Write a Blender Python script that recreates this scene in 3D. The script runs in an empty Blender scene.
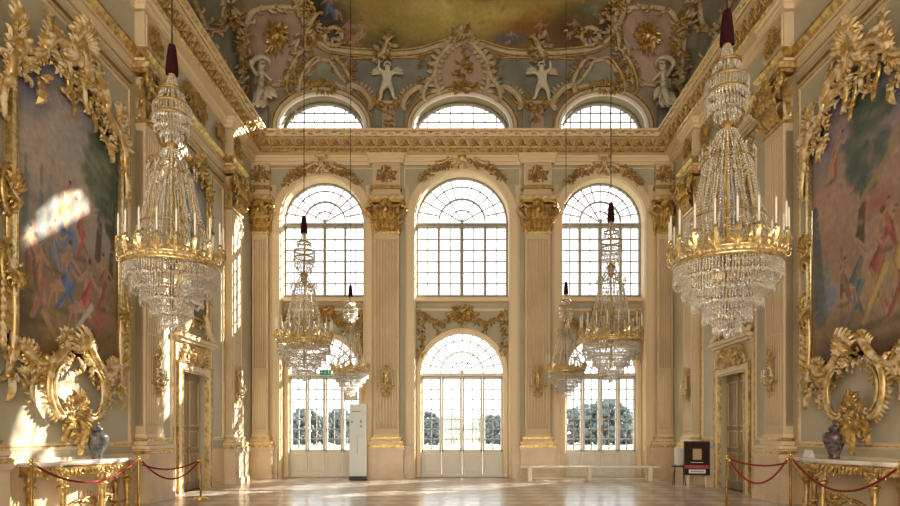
import bpy, math, random
import numpy as np
from mathutils import Vector
random.seed(7)
R = math.radians
PI = math.pi
col = bpy.context.scene.collection
F = 640.0; VX = 458.5; VY = 435.0; CX = -0.13; CZ = 1.5      # focal length in px, vanishing point, camera place
W2 = 7.3; YB = 22.3; YF = -8.0                               # half width, back wall, front wall
ZC = 11.0                                                     # underside of the cornice

# ------------------------------------------------------------------ materials
def mat(name, color, rough=.6, metal=0., spec=.5, noise=None, bump=0., bscale=30., trans=0., ior=1.45, emit=None, estr=0.):
    m = bpy.data.materials.new(name); m.use_nodes = True
    nt = m.node_tree; b = nt.nodes['Principled BSDF']
    b.inputs['Base Color'].default_value = (*color, 1)
    b.inputs['Roughness'].default_value = rough
    b.inputs['Metallic'].default_value = metal
    b.inputs['Specular IOR Level'].default_value = spec
    b.inputs['IOR'].default_value = ior
    b.inputs['Transmission Weight'].default_value = trans
    if emit:
        b.inputs['Emission Color'].default_value = (*emit, 1); b.inputs['Emission Strength'].default_value = estr
    tc = None
    if noise or bump:
        tc = nt.nodes.new('ShaderNodeTexCoord')
    if noise:
        c2, sc, lo, hi = noise
        n = nt.nodes.new('ShaderNodeTexNoise'); n.inputs['Scale'].default_value = sc; n.inputs['Detail'].default_value = 6
        nt.links.new(tc.outputs['Object'], n.inputs['Vector'])
        r = nt.nodes.new('ShaderNodeMapRange'); r.inputs['From Min'].default_value = lo; r.inputs['From Max'].default_value = hi
        nt.links.new(n.outputs['Fac'], r.inputs['Value'])
        mx = nt.nodes.new('ShaderNodeMix'); mx.data_type = 'RGBA'
        mx.inputs['A'].default_value = (*color, 1); mx.inputs['B'].default_value = (*c2, 1)
        nt.links.new(r.outputs['Result'], mx.inputs['Factor'])
        nt.links.new(mx.outputs['Result'], b.inputs['Base Color'])
    if bump:
        n = nt.nodes.new('ShaderNodeTexNoise'); n.inputs['Scale'].default_value = bscale; n.inputs['Detail'].default_value = 4
        nt.links.new(tc.outputs['Object'], n.inputs['Vector'])
        bp = nt.nodes.new('ShaderNodeBump'); bp.inputs['Strength'].default_value = bump; bp.inputs['Distance'].default_value = .02
        nt.links.new(n.outputs['Fac'], bp.inputs['Height']); nt.links.new(bp.outputs['Normal'], b.inputs['Normal'])
    return m

def parcel_mat(name, c1, c2, sc, lo, hi, rough=.45):
    # cream stucco with gilding that follows a noise mask
    m = bpy.data.materials.new(name); m.use_nodes = True
    nt = m.node_tree; b = nt.nodes['Principled BSDF']
    tc = nt.nodes.new('ShaderNodeTexCoord')
    n = nt.nodes.new('ShaderNodeTexNoise'); n.inputs['Scale'].default_value = sc; n.inputs['Detail'].default_value = 3
    nt.links.new(tc.outputs['Object'], n.inputs['Vector'])
    r = nt.nodes.new('ShaderNodeMapRange'); r.inputs['From Min'].default_value = lo; r.inputs['From Max'].default_value = hi
    nt.links.new(n.outputs['Fac'], r.inputs['Value'])
    mx = nt.nodes.new('ShaderNodeMix'); mx.data_type = 'RGBA'
    mx.inputs['A'].default_value = (*c1, 1); mx.inputs['B'].default_value = (*c2, 1)
    nt.links.new(r.outputs['Result'], mx.inputs['Factor']); nt.links.new(mx.outputs['Result'], b.inputs['Base Color'])
    mm = nt.nodes.new('ShaderNodeMath'); mm.operation = 'MULTIPLY'; mm.inputs[1].default_value = .8
    nt.links.new(r.outputs['Result'], mm.inputs[0]); nt.links.new(mm.outputs[0], b.inputs['Metallic'])
    b.inputs['Roughness'].default_value = rough
    return m

def stripes_mat(): pass

M = {}
M['cream'] = mat('cream_stucco', (.68, .54, .35), .55, noise=((.58, .44, .27), 1.3, .35, .7), bump=.05)
M['cream2'] = mat('pale_cream_moulding', (.76, .61, .40), .5)
M['groove'] = mat('flute_beige', (.60, .45, .27), .6)
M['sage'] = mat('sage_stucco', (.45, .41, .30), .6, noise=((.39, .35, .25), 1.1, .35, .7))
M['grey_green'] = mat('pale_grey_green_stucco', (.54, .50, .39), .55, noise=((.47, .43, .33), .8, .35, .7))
M['marble'] = mat('beige_marble', (.72, .58, .41), .3, noise=((.62, .47, .32), 2.2, .35, .7))
M['gold'] = mat('gilding', (.72, .52, .21), .36, metal=.8, noise=((.34, .21, .07), 9., .38, .66), bump=.35, bscale=45)
M['gold2'] = mat('bright_gilding', (.80, .64, .33), .32, metal=.8, noise=((.44, .31, .12), 14., .4, .68))
M['oldgold'] = mat('dull_gilding', (.50, .33, .10), .5, metal=.6, noise=((.30, .19, .06), 7., .38, .68), bump=.3)
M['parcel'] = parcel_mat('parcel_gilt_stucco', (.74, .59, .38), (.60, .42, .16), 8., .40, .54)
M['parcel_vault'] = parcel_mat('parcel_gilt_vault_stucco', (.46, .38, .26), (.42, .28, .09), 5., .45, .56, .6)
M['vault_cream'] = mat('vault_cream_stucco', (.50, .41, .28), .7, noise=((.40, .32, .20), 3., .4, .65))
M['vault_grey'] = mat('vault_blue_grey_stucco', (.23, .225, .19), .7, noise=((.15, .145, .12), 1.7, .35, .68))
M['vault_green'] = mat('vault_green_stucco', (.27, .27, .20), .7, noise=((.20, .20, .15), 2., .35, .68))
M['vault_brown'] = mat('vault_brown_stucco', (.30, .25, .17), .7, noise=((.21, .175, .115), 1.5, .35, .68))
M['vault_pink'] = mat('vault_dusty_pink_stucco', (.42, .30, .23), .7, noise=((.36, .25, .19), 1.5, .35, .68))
M['putto'] = mat('pale_figure_stucco', (.56, .51, .41), .6)
M['door'] = mat('door_taupe_paint', (.34, .25, .17), .5, noise=((.27, .20, .13), 2, .35, .7))
M['door_line'] = mat('door_dull_gold_line', (.45, .32, .13), .4, metal=.4)
M['winwhite'] = mat('window_white_paint', (.74, .70, .62), .4)
M['bars'] = mat('window_grey_bars', (.30, .27, .22), .5)
M['velvet'] = mat('burgundy_velvet', (.03, .004, .007), .9, spec=.2)
M['rope'] = mat('burgundy_rope', (.22, .014, .022), .75, spec=.3)
M['cable'] = mat('dark_cable', (.03, .022, .02), .6)
M['brass'] = mat('polished_brass', (.80, .58, .22), .22, metal=1.)
M['candle'] = mat('candle_wax', (.82, .78, .68), .5)
M['tablewhite'] = mat('white_marble', (.80, .77, .70), .2, noise=((.62, .60, .56), 5, .5, .75))
M['vase'] = mat('blue_grey_porcelain', (.15, .145, .14), .3, noise=((.05, .05, .06), 14., .42, .58))
M['vase_r'] = mat('plum_grey_porcelain', (.15, .12, .11), .22, noise=((.05, .04, .05), 14., .42, .58))
M['panelw'] = mat('pale_blue_panel', (.66, .72, .75), .25)
M['dark'] = mat('dark_plastic', (.035, .033, .035), .5)
M['board'] = mat('dark_brown_board', (.03, .014, .011), .7, spec=.2)
M['paper'] = mat('white_paper', (.8, .79, .76), .7)
M['red'] = mat('red_print', (.32, .03, .03), .5)
M['sepia'] = mat('sepia_print', (.45, .30, .18), .5)
M['bench'] = mat('bench_cream_wood', (.78, .71, .58), .4)
M['green'] = mat('exit_green', (.02, .22, .12), .4, emit=(.02, .35, .18), estr=.25)
M['white'] = mat('plain_white', (.85, .85, .83), .5)
M['foliage'] = mat('garden_foliage', (.15, .19, .20), .9, noise=((.11, .145, .155), 1.5, .4, .6))  # distance haze is put into this bluish grey leaf colour
M['trunk'] = mat('tree_bark', (.12, .09, .07), .9)
M['gravel'] = mat('pale_gravel', (.32, .31, .28), .9, noise=((.27, .26, .23), .8, .4, .6))
M['lawn'] = mat('lawn_grass', (.16, .24, .09), .9, noise=((.12, .19, .07), .5, .4, .6))
M['stone'] = mat('white_stone', (.60, .58, .53), .8)

def glass_mat():
    m = bpy.data.materials.new('window_glass'); m.use_nodes = True
    nt = m.node_tree; nt.nodes.clear()
    o = nt.nodes.new('ShaderNodeOutputMaterial'); t = nt.nodes.new('ShaderNodeBsdfTransparent')
    g = nt.nodes.new('ShaderNodeBsdfGlossy'); g.inputs['Roughness'].default_value = .03
    t.inputs['Color'].default_value = (.96, .98, .98, 1)
    mx = nt.nodes.new('ShaderNodeMixShader'); mx.inputs[0].default_value = .06
    nt.links.new(t.outputs[0], mx.inputs[1]); nt.links.new(g.outputs[0], mx.inputs[2]); nt.links.new(mx.outputs[0], o.inputs['Surface'])
    return m
M['glass'] = glass_mat()

def crystal_mat():
    m = bpy.data.materials.new('cut_crystal'); m.use_nodes = True
    nt = m.node_tree; nt.nodes.clear()
    o = nt.nodes.new('ShaderNodeOutputMaterial')
    g = nt.nodes.new('ShaderNodeBsdfGlass'); g.inputs['Roughness'].default_value = .05; g.inputs['IOR'].default_value = 1.5
    s = nt.nodes.new('ShaderNodeBsdfGlossy'); s.inputs['Roughness'].default_value = .14; s.inputs['Color'].default_value = (1., .98, .95, 1)
    d = nt.nodes.new('ShaderNodeBsdfDiffuse'); d.inputs['Color'].default_value = (.85, .85, .84, 1)
    t = nt.nodes.new('ShaderNodeBsdfTransparent')
    a = nt.nodes.new('ShaderNodeMixShader'); a.inputs[0].default_value = .7
    b = nt.nodes.new('ShaderNodeMixShader'); b.inputs[0].default_value = .2
    c = nt.nodes.new('ShaderNodeMixShader'); c.inputs[0].default_value = .2
    L = nt.links.new
    L(g.outputs[0], a.inputs[1]); L(s.outputs[0], a.inputs[2]); L(a.outputs[0], b.inputs[1]); L(d.outputs[0], b.inputs[2])
    L(b.outputs[0], c.inputs[1]); L(t.outputs[0], c.inputs[2]); L(c.outputs[0], o.inputs['Surface'])
    return m
M['crystal'] = crystal_mat()

def floor_mat():
    m = bpy.data.materials.new('polished_marble_floor'); m.use_nodes = True
    nt = m.node_tree; b = nt.nodes['Principled BSDF']
    tc = nt.nodes.new('ShaderNodeTexCoord')
    mp = nt.nodes.new('ShaderNodeMapping'); mp.inputs['Rotation'].default_value = (0, 0, R(45))
    nt.links.new(tc.outputs['Object'], mp.inputs['Vector'])
    ck = nt.nodes.new('ShaderNodeTexChecker'); ck.inputs['Scale'].default_value = 1.55
    ck.inputs['Color1'].default_value = (.82, .75, .69, 1); ck.inputs['Color2'].default_value = (.50, .38, .33, 1)
    nt.links.new(mp.outputs[0], ck.inputs['Vector'])
    n = nt.nodes.new('ShaderNodeTexNoise'); n.inputs['Scale'].default_value = 2.2; n.inputs['Detail'].default_value = 8
    nt.links.new(tc.outputs['Object'], n.inputs['Vector'])
    mx = nt.nodes.new('ShaderNodeMix'); mx.data_type = 'RGBA'; mx.blend_type = 'MULTIPLY'
    mx.inputs['Factor'].default_value = .5
    nt.links.new(ck.outputs['Color'], mx.inputs['A']); nt.links.new(n.outputs['Color'], mx.inputs['B'])
    mx2 = nt.nodes.new('ShaderNodeMix'); mx2.data_type = 'RGBA'; mx2.inputs['Factor'].default_value = .35
    nt.links.new(mx.outputs['Result'], mx2.inputs['A']); nt.links.new(ck.outputs['Color'], mx2.inputs['B'])
    nt.links.new(mx2.outputs['Result'], b.inputs['Base Color'])
    b.inputs['Roughness'].default_value = .3
    b.inputs['Specular IOR Level'].default_value = .7
    b.inputs['Coat Weight'].default_value = .4; b.inputs['Coat Roughness'].default_value = .12
    return m
M['floor'] = floor_mat()

def paint_mat():
    m = bpy.data.materials.new('oil_paint'); m.use_nodes = True
    nt = m.node_tree; b = nt.nodes['Principled BSDF']
    a = nt.nodes.new('ShaderNodeAttribute'); a.attribute_name = 'Col'
    n = nt.nodes.new('ShaderNodeTexNoise'); n.inputs['Scale'].default_value = 9; n.inputs['Detail'].default_value = 5
    tc = nt.nodes.new('ShaderNodeTexCoord'); nt.links.new(tc.outputs['Object'], n.inputs['Vector'])
    r = nt.nodes.new('ShaderNodeMapRange'); r.inputs['To Min'].default_value = .72; r.inputs['To Max'].default_value = 1.25
    nt.links.new(n.outputs['Fac'], r.inputs['Value'])
    mx = nt.nodes.new('ShaderNodeMix'); mx.data_type = 'RGBA'; mx.blend_type = 'MULTIPLY'; mx.inputs['Factor'].default_value = 1
    nt.links.new(a.outputs['Color'], mx.inputs['A']); nt.links.new(r.outputs['Result'], mx.inputs['B'])
    nt.links.new(mx.outputs['Result'], b.inputs['Base Color']); b.inputs['Roughness'].default_value = .6; b.inputs['Specular IOR Level'].default_value = .15
    return m
M['paint'] = paint_mat()

# ------------------------------------------------------------------ mesh builder
IDT = lambda u, v, w: (u, v, w)            # plain x, y, z
WT = lambda u, v, w: (u, -w, v)            # wall frame: u along, v up, w out of the wall

class MB:
    def __init__(s, T=IDT):
        s.v = []; s.f = []; s.m = []; s.T = T; s.sm = []
    def add(s, vs, fs, mi=0, smooth=False):
        b = len(s.v); T = s.T
        s.v += [T(*p) for p in vs]
        s.f += [tuple(b+i for i in f) for f in fs]; s.m += [mi]*len(fs); s.sm += [smooth]*len(fs)
    def box(s, x0, x1, y0, y1, z0, z1, mi=0):
        s.add([(x0,y0,z0),(x1,y0,z0),(x1,y1,z0),(x0,y1,z0),(x0,y0,z1),(x1,y0,z1),(x1,y1,z1),(x0,y1,z1)],
              [(0,3,2,1),(4,5,6,7),(0,1,5,4),(1,2,6,5),(2,3,7,6),(3,0,4,7)], mi)
    def tube(s, pts, r, seg=6, mi=0, flat=1., closed=False, up=(0,0,1)):
        n = len(pts); P = [Vector(p) for p in pts]
        rad = r if isinstance(r, (list, tuple)) else [r]*n
        vs = []; ref = Vector(up)
        for i in range(n):
            a = P[i-1] if (i > 0 or closed) else P[0]; c = P[(i+1) % n] if (i < n-1 or closed) else P[-1]
            t = (c-a)
            if t.length < 1e-9: t = Vector((0,0,1))
            t.normalize()
            e1 = ref - t*ref.dot(t)
            if e1.length < .15:
                e1 = Vector((1,0,0)) - t*t.x
                if e1.length < .15: e1 = Vector((0,1,0)) - t*t.y
            e1.normalize(); e2 = t.cross(e1)
            for k in range(seg):
                an = 2*PI*k/seg
                vs.append(tuple(P[i] + e1*(rad[i]*math.cos(an)*flat) + e2*(rad[i]*math.sin(an))))
        fs = []
        for i in range(n if closed else n-1):
            j = (i+1) % n
            for k in range(seg):
                l = (k+1) % seg
                fs.append((i*seg+k, i*seg+l, j*seg+l, j*seg+k))
        if not closed:
            fs.append(tuple(range(seg-1, -1, -1))); fs.append(tuple((n-1)*seg+k for k in range(seg)))
        s.add(vs, fs, mi, True)
    def lathe(s, prof, seg=16, c=(0,0,0), mi=0, smooth=True, a0=0, a1=2*PI):
        full = abs(a1-a0-2*PI) < 1e-6
        n = seg if full else seg+1
        vs = []
        for (r, z) in prof:
            for k in range(n):
                a = a0+(a1-a0)*k/seg
                vs.append((c[0]+r*math.cos(a), c[1]+r*math.sin(a), c[2]+z))
        fs = []
        for i in range(len(prof)-1):
            for k in range(seg):
                l = (k+1) % n
                fs.append((i*n+k, i*n+l, (i+1)*n+l, (i+1)*n+k))
        if full and prof[0] != prof[-1]:
            if prof[0][0] > 1e-4: fs.append(tuple(range(n-1, -1, -1)))
            if prof[-1][0] > 1e-4: fs.append(tuple((len(prof)-1)*n+k for k in range(n)))
        s.add(vs, fs, mi, smooth)
    def ball(s, c, r, mi=0, seg=8, rings=5, sx=1, sy=1, sz=1):
        vs = []; fs = []
        vs.append((c[0], c[1], c[2]-r*sz))
        for i in range(1, rings):
            t = -PI/2+PI*i/rings
            for k in range(seg):
                a = 2*PI*k/seg
                vs.append((c[0]+r*sx*math.cos(t)*math.cos(a), c[1]+r*sy*math.cos(t)*math.sin(a), c[2]+r*sz*math.sin(t)))
        vs.append((c[0], c[1], c[2]+r*sz)); L = len(vs)-1
        for k in range(seg):
            l = (k+1) % seg
            fs.append((0, 1+l, 1+k))
            for i in range(rings-2):
                fs.append((1+i*seg+k, 1+i*seg+l, 1+(i+1)*seg+l, 1+(i+1)*seg+k))
            fs.append((1+(rings-2)*seg+k, 1+(rings-2)*seg+l, L))
        s.add(vs, fs, mi, True)
    def bead(s, x, y, z, r, h=None, mi=0):
        h = h or r
        s.add([(x+r,y,z),(x,y+r,z),(x-r,y,z),(x,y-r,z),(x,y,z+h),(x,y,z-h)],
              [(0,1,4),(1,2,4),(2,3,4),(3,0,4),(1,0,5),(2,1,5),(3,2,5),(0,3,5)], mi)
    # ---- ornament in a (u, v, w) frame
    def leaf(s, u, v, ang, L, Wd, w=0., lift=.35, curl=0., mi=0, n=5):
        vs = []; a = ang; x, y = u, v
        for i in range(n+1):
            t = i/n
            wd = Wd*.5*(math.sin(PI*(.12+.82*t))**.8 if t < 1 else .08)
            ww = w+lift*L*math.sin(PI*.75*t)
            px, py = -math.sin(a), math.cos(a)
            vs += [(x+px*wd, y+py*wd, ww-.12*Wd), (x, y, ww+.22*Wd), (x-px*wd, y-py*wd, ww-.12*Wd), (x, y, ww-.3*Wd)]
            a = ang+curl*(t+1/n)
            x += math.cos(a)*L/n; y += math.sin(a)*L/n
        fs = []
        for i in range(n):
            for k in range(4):
                l = (k+1) % 4
                fs.append((i*4+k, i*4+4+k, i*4+4+l, i*4+l))
        fs += [(0,1,2,3), (n*4+3,n*4+2,n*4+1,n*4)]
        s.add(vs, fs, mi)
    def scroll(s, A, B, side=1, r=.05, w=.05, S=False, arc=110, mi=0, turn=300, fringe=0, flen=.12, fmi=None, seg=5, wave=0):
        N = 44; th = 0; x = y = 0; P = [(0., 0.)]; H = [0.]
        for i in range(N):
            t = (i+.5)/N; e = abs(2*t-1)
            k = (R(arc)+R(turn)*2*9*e**8/1.0)/N
            if S and t > .5: k = -k
            th += k; x += math.cos(th)/N; y += math.sin(th)/N
            P.append((x, y)); H.append(th)
        i0, i1 = int(N*.14), int(N*.86)
        ax, ay = P[i0]; bx, by = P[i1]
        L0 = math.hypot(bx-ax, by-ay); a0 = math.atan2(by-ay, bx-ax)
        L1 = math.hypot(B[0]-A[0], B[1]-A[1]); a1 = math.atan2(B[1]-A[1], B[0]-A[0]); sc = L1/L0
        pts = []
        for (px, py) in P:
            qx, qy = px-ax, py-ay
            rx = qx*math.cos(-a0)-qy*math.sin(-a0); ry = (qx*math.sin(-a0)+qy*math.cos(-a0))*side
            pts.append((A[0]+sc*(rx*math.cos(a1)-ry*math.sin(a1)), A[1]+sc*(rx*math.sin(a1)+ry*math.cos(a1))))
        rad = []; P3 = []
        for i, (px, py) in enumerate(pts):
            t = i/N; e = abs(2*t-1)
            rad.append(r*(1-.55*e**3)); P3.append((px, py, w+r*.7*(1-e**4)+r*.25))
        s.tube(P3, rad, seg, mi)
        for (px, py, pw) in (P3[0], P3[-1]): s.ball((px, py, pw), r*.85, mi, 6, 4)
        if fringe:
            for k in range(fringe):
                t = .16+.68*k/max(1, fringe-1); i = int(t*N)
                dx, dy = pts[i+1][0]-pts[i-1][0], pts[i+1][1]-pts[i-1][1]
                an = math.atan2(dy, dx)
                sgn = -side
                if S and t > .5: sgn = side
                o = an+sgn*PI/2
                f = .7+.5*math.sin(PI*k/max(1, fringe-1))
                s.leaf(pts[i][0], pts[i][1], o-sgn*.35, flen*f, flen*.42, w+.01, .35, sgn*.5, mi if fmi is None else fmi, 4)
    def fan(s, u, v, ang, Rr, spread, n, w=0., mi=0, wd=None, lift=.3):
        for k in range(n):
            t = k/(n-1)-.5
            a = ang+spread*t
            s.leaf(u+.12*Rr*math.cos(a), v+.12*Rr*math.sin(a), a, Rr*(1-.25*abs(t*2)), wd or Rr*spread/n*1.1, w, lift, .4*t, mi)
    def clump(s, u, v, ru, rv, n, size, w=0., mi=0, rng=random):
        for k in range(n):
            a = rng.uniform(0, 2*PI); q = math.sqrt(rng.random())
            x, y = u+ru*q*math.cos(a), v+rv*q*math.sin(a)
            aa = a+rng.uniform(-.9, .9)
            L = size*rng.uniform(.7, 1.3)
            s.leaf(x, y, aa, L, L*.5, w+rng.uniform(0, .4)*size, .4, rng.uniform(-1.2, 1.2), mi, 4)
            if k % 4 == 0: s.ball((x, y, w+.3*size), size*.2, mi, 6, 4)
    def bar(s, path, wd, h, w0=0., mi=0, closed=False):
        # rectangular moulding of width wd and height h along a uv path
        n = len(path); vs = []
        for i in range(n):
            p = path[i]
            a = path[i-1] if (i > 0 or closed) else None; c = path[(i+1) % n] if (i < n-1 or closed) else None
            def nn(q, r_):
                dx, dy = r_[0]-q[0], r_[1]-q[1]; l = math.hypot(dx, dy) or 1; return (-dy/l, dx/l)
            n1 = nn(a, p) if a else None; n2 = nn(p, c) if c else None
            if n1 is None: n1 = n2
            if n2 is None: n2 = n1
            d = 1+n1[0]*n2[0]+n1[1]*n2[1]; d = max(d, .3)
            mx, my = (n1[0]+n2[0])/d, (n1[1]+n2[1])/d
            vs += [(p[0]+mx*wd/2, p[1]+my*wd/2, w0), (p[0]+mx*wd*.32, p[1]+my*wd*.32, w0+h),
                   (p[0]-mx*wd*.32, p[1]-my*wd*.32, w0+h), (p[0]-mx*wd/2, p[1]-my*wd/2, w0)]
        fs = []
        for i in range(n if closed else n-1):
            j = (i+1) % n
            for k in range(4):
                l = (k+1) % 4
                fs.append((i*4+k, i*4+l, j*4+l, j*4+k))
        if not closed: fs += [(3,2,1,0), ((n-1)*4, (n-1)*4+1, (n-1)*4+2, (n-1)*4+3)]
        s.add(vs, fs, mi)
    def plate(s, poly, w0, w1, mi=0):
        # filled flat polygon (convex or star-like about its centroid) with thickness
        n = len(poly); cu = sum(p[0] for p in poly)/n; cv = sum(p[1] for p in poly)/n
        vs = [(p[0], p[1], w1) for p in poly]+[(p[0], p[1], w0) for p in poly]+[(cu, cv, w1)]
        fs = [(i, (i+1) % n, 2*n) for i in range(n)]+[(i, n+i, n+(i+1) % n, (i+1) % n) for i in range(n)]
        s.add(vs, fs, mi)
    def build(s, name, mats, parent=None, loc=None, rz=None):
        me = bpy.data.meshes.new(name); me.from_pydata(s.v, [], s.f)
        if not isinstance(mats, (list, tuple)): mats = [mats]
        for m in mats: me.materials.append(M[m] if isinstance(m, str) else m)
        me.polygons.foreach_set('material_index', s.m); me.polygons.foreach_set('use_smooth', s.sm); me.update()
        o = bpy.data.objects.new(name, me); col.objects.link(o)
        if parent: o.parent = parent
        if loc: o.location = loc
        if rz is not None: o.rotation_euler[2] = rz
        return o

def thing(name, label, cat, loc=(0,0,0), rz=0, group=None):
    o = bpy.data.objects.new(name, None); col.objects.link(o); o.empty_display_size = .1
    o.location = loc; o.rotation_euler[2] = rz; o['label'] = label; o['category'] = cat
    if group: o['group'] = group
    return o
def tag(o, label, cat, group=None, kind=None):
    o['label'] = label; o['category'] = cat
    if group: o['group'] = group
    if kind: o['kind'] = kind
    return o
def st(o): o['kind'] = 'structure'; return o
def copy_tree(o, parent=None):
    c = o.copy(); col.objects.link(c)
    if parent: c.parent = parent
    for ch in list(o.children): copy_tree(ch, c)
    return c

def arc_pts(cx, cy, rx, ry, a0, a1, n):
    return [(cx+rx*math.cos(a0+(a1-a0)*i/n), cy+ry*math.sin(a0+(a1-a0)*i/n)) for i in range(n+1)]

def holed(outer, holes, depth, name, m, loc, rz, parent=None):
    # flat wall with holes: outer/holes are uv polygons, front face at w=0, thickness goes behind it
    cu = bpy.data.curves.new(name, 'CURVE'); cu.dimensions = '2D'; cu.fill_mode = 'BOTH'; cu.extrude = depth/2
    for poly in [outer]+holes:
        sp = cu.splines.new('POLY'); sp.points.add(len(poly)-1)
        for i, p in enumerate(poly): sp.points[i].co = (p[0], p[1], 0, 1)
        sp.use_cyclic_u = True
    t = bpy.data.objects.new('tmp', cu); col.objects.link(t)
    dg = bpy.context.evaluated_depsgraph_get(); me = bpy.data.meshes.new_from_object(t.evaluated_get(dg))
    bpy.data.objects.remove(t)
    me.name = name
    for v in me.vertices:
        x, y, z = v.co; v.co = (x, -(z-depth/2), y)
    me.materials.clear(); me.materials.append(M[m])
    for p in me.polygons: p.use_smooth = False
    o = bpy.data.objects.new(name, me); col.objects.link(o); o.location = loc; o.rotation_euler[2] = rz
    if parent: o.parent = parent
    return o

RL = PI/2; RRt = -PI/2      # rotation of the left / right wall frames (local x along the wall, local -y into the room)
def side_loc(sd, Y, z=0., off=0.):
    return ((-W2+off, Y, z) if sd < 0 else (W2-off, Y, z))
def side_rz(sd): return RL if sd < 0 else RRt
# ------------------------------------------------------------------ the setting
mb = MB(); mb.box(-W2-.4, W2+.4, YF-.4, YB+.05, -.2, 0); st(mb.build('floor', 'floor'))

def arch_poly(c, hw, z0, zs, ry=None, n=24):
    return [(c-hw, z0), (c+hw, z0)] + arc_pts(c, zs, hw, ry or hw, 0, PI, n)

BAYS = [(-4.88, 1.45), (0., 1.65), (4.92, 1.45)]
ZS = 9.03
TH = .55
def big_wall(name, y, rz):
    sg = 1 if rz == 0 else -1
    holes = []
    for c, hw in BAYS:
        holes.append(arch_poly(c*sg, hw, .0, ZS, None if hw > 1.5 else hw*1.02, 28))
    lun = [arch_poly(c*sg, hw, 11.95, 12.2, 1.12, 24) for c, hw in BAYS]
    st(holed([(-W2-.3, 11.88), (W2+.3, 11.88), (W2+.3, 13.9), (-W2-.3, 13.9)], lun, TH, 'trim_61' if rz else 'trim_60', 'vault_brown', (0, y, 0), rz))
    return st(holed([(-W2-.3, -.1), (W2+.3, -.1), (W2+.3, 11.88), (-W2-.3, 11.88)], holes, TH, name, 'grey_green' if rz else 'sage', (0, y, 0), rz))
big_wall('wall_back', YB, 0); big_wall('wall_front', YF, PI)

DY0, DY1, DZ = 16.45, 18.1, 3.15
for sd, nm in ((-1, 'wall_left'), (1, 'wall_right')):
    # local u runs +Y on the left wall, -Y on the right wall
    s = -sd
    hole = [(s*DY0, .0), (s*DY1, .0), (s*DY1, DZ), (s*DY0, DZ)]
    m = MB(WT); m.box(min(s*YF, s*YB), max(s*YF, s*YB), 11.88, 13.9, -.4, 0); st(m.build('trim_%d' % (63+sd), 'vault_brown', None, side_loc(sd, 0), side_rz(sd)))
    st(holed([(s*YF, -.1), (s*YB, -.1), (s*YB, 11.88), (s*YF, 11.88)], [hole], .4, nm, 'grey_green', ((-W2 if sd < 0 else W2), 0, 0), side_rz(sd)))

# --- glazing of the tall arches
def fan_frame(hw, zs, ry, dep=.09, rings=(.5,), thin=(.26, .76), nrad=12, fw=.09):
    f = MB(WT); g = MB(WT); p = MB(WT)
    f.bar(arc_pts(0, zs, hw-fw/2, ry-fw/2, 0, PI, 28), fw, dep, -dep/2)
    for q in rings: f.bar(arc_pts(0, zs+.05, hw*q, ry*q, 0, PI, 20), .07, dep*.8, -dep/2)
    for q in thin: g.bar(arc_pts(0, zs+.05, hw*q, ry*q, 0, PI, 20), .042, .05, -.025)
    for k in range(1, nrad):
        a = PI*k/nrad
        r0 = .52 if k % 2 else .26
        g.bar([(hw*r0*math.cos(a), zs+.05+ry*r0*math.sin(a)), (hw*.97*math.cos(a), zs+ry*.97*math.sin(a))], .042, .05, -.025)
    for k in range(1, 6):
        a = PI*k/6
        g.bar([(0, zs+.05), (hw*.26*math.cos(a), zs+.05+ry*.26*math.sin(a))], .042, .05, -.025)
    p.plate(arc_pts(0, zs, hw-.02, ry-.02, 0, PI, 28), -.012, 0.)
    f.ball((0, zs+.07, .04), .07, 0, 8, 4)
    return f, g, p

def upper_window(idx, c, hw, y, rz, mt):
    t = st(thing0('window_%d' % idx, (c, y, 0), rz))
    z0 = 6.32; zs = ZS
    f, g, p = fan_frame(hw, zs, hw)
    f.bar([(-hw, zs-.07), (hw, zs-.07)], .2, .14, -.05)
    f.bar([(-hw, z0+.09), (hw, z0+.09)], .18, .16, -.05)
    for x in (-hw+.05, hw-.05): f.bar([(x, z0), (x, zs)], .1, .1, -.05)
    for x, w_ in ((0, .16), (-hw/2, .12), (hw/2, .12)): f.bar([(x, z0), (x, zs-.1)], w_, .1, -.05)
    for k in range(4):
        x = -hw+hw/2*(k+.5); g.bar([(x, z0+.15), (x, zs-.15)], .045, .05, -.025)
    for k in range(1, 6):
        z = z0+.18+(zs-.17-z0-.18)*k/6; g.bar([(-hw+.05, z), (hw-.05, z)], .045, .05, -.025)
    p.box(-hw+.03, hw-.03, z0+.05, zs, -.012, 0)
    f.build('window_frame', mt, t); g.build('glazing_bars', 'bars', t); p.build('panes', 'glass', t)
    return t
def thing0(name, loc, rz=0):
    o = bpy.data.objects.new(name, None); col.objects.link(o); o.location = loc; o.rotation_euler[2] = rz; o.empty_display_size = .1
    return o
YG = YB+.5
ups = []
for i, (c, hw) in enumerate(BAYS): ups.append(upper_window(i+1, c, hw, YG, 0, 'bars'))

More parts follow.
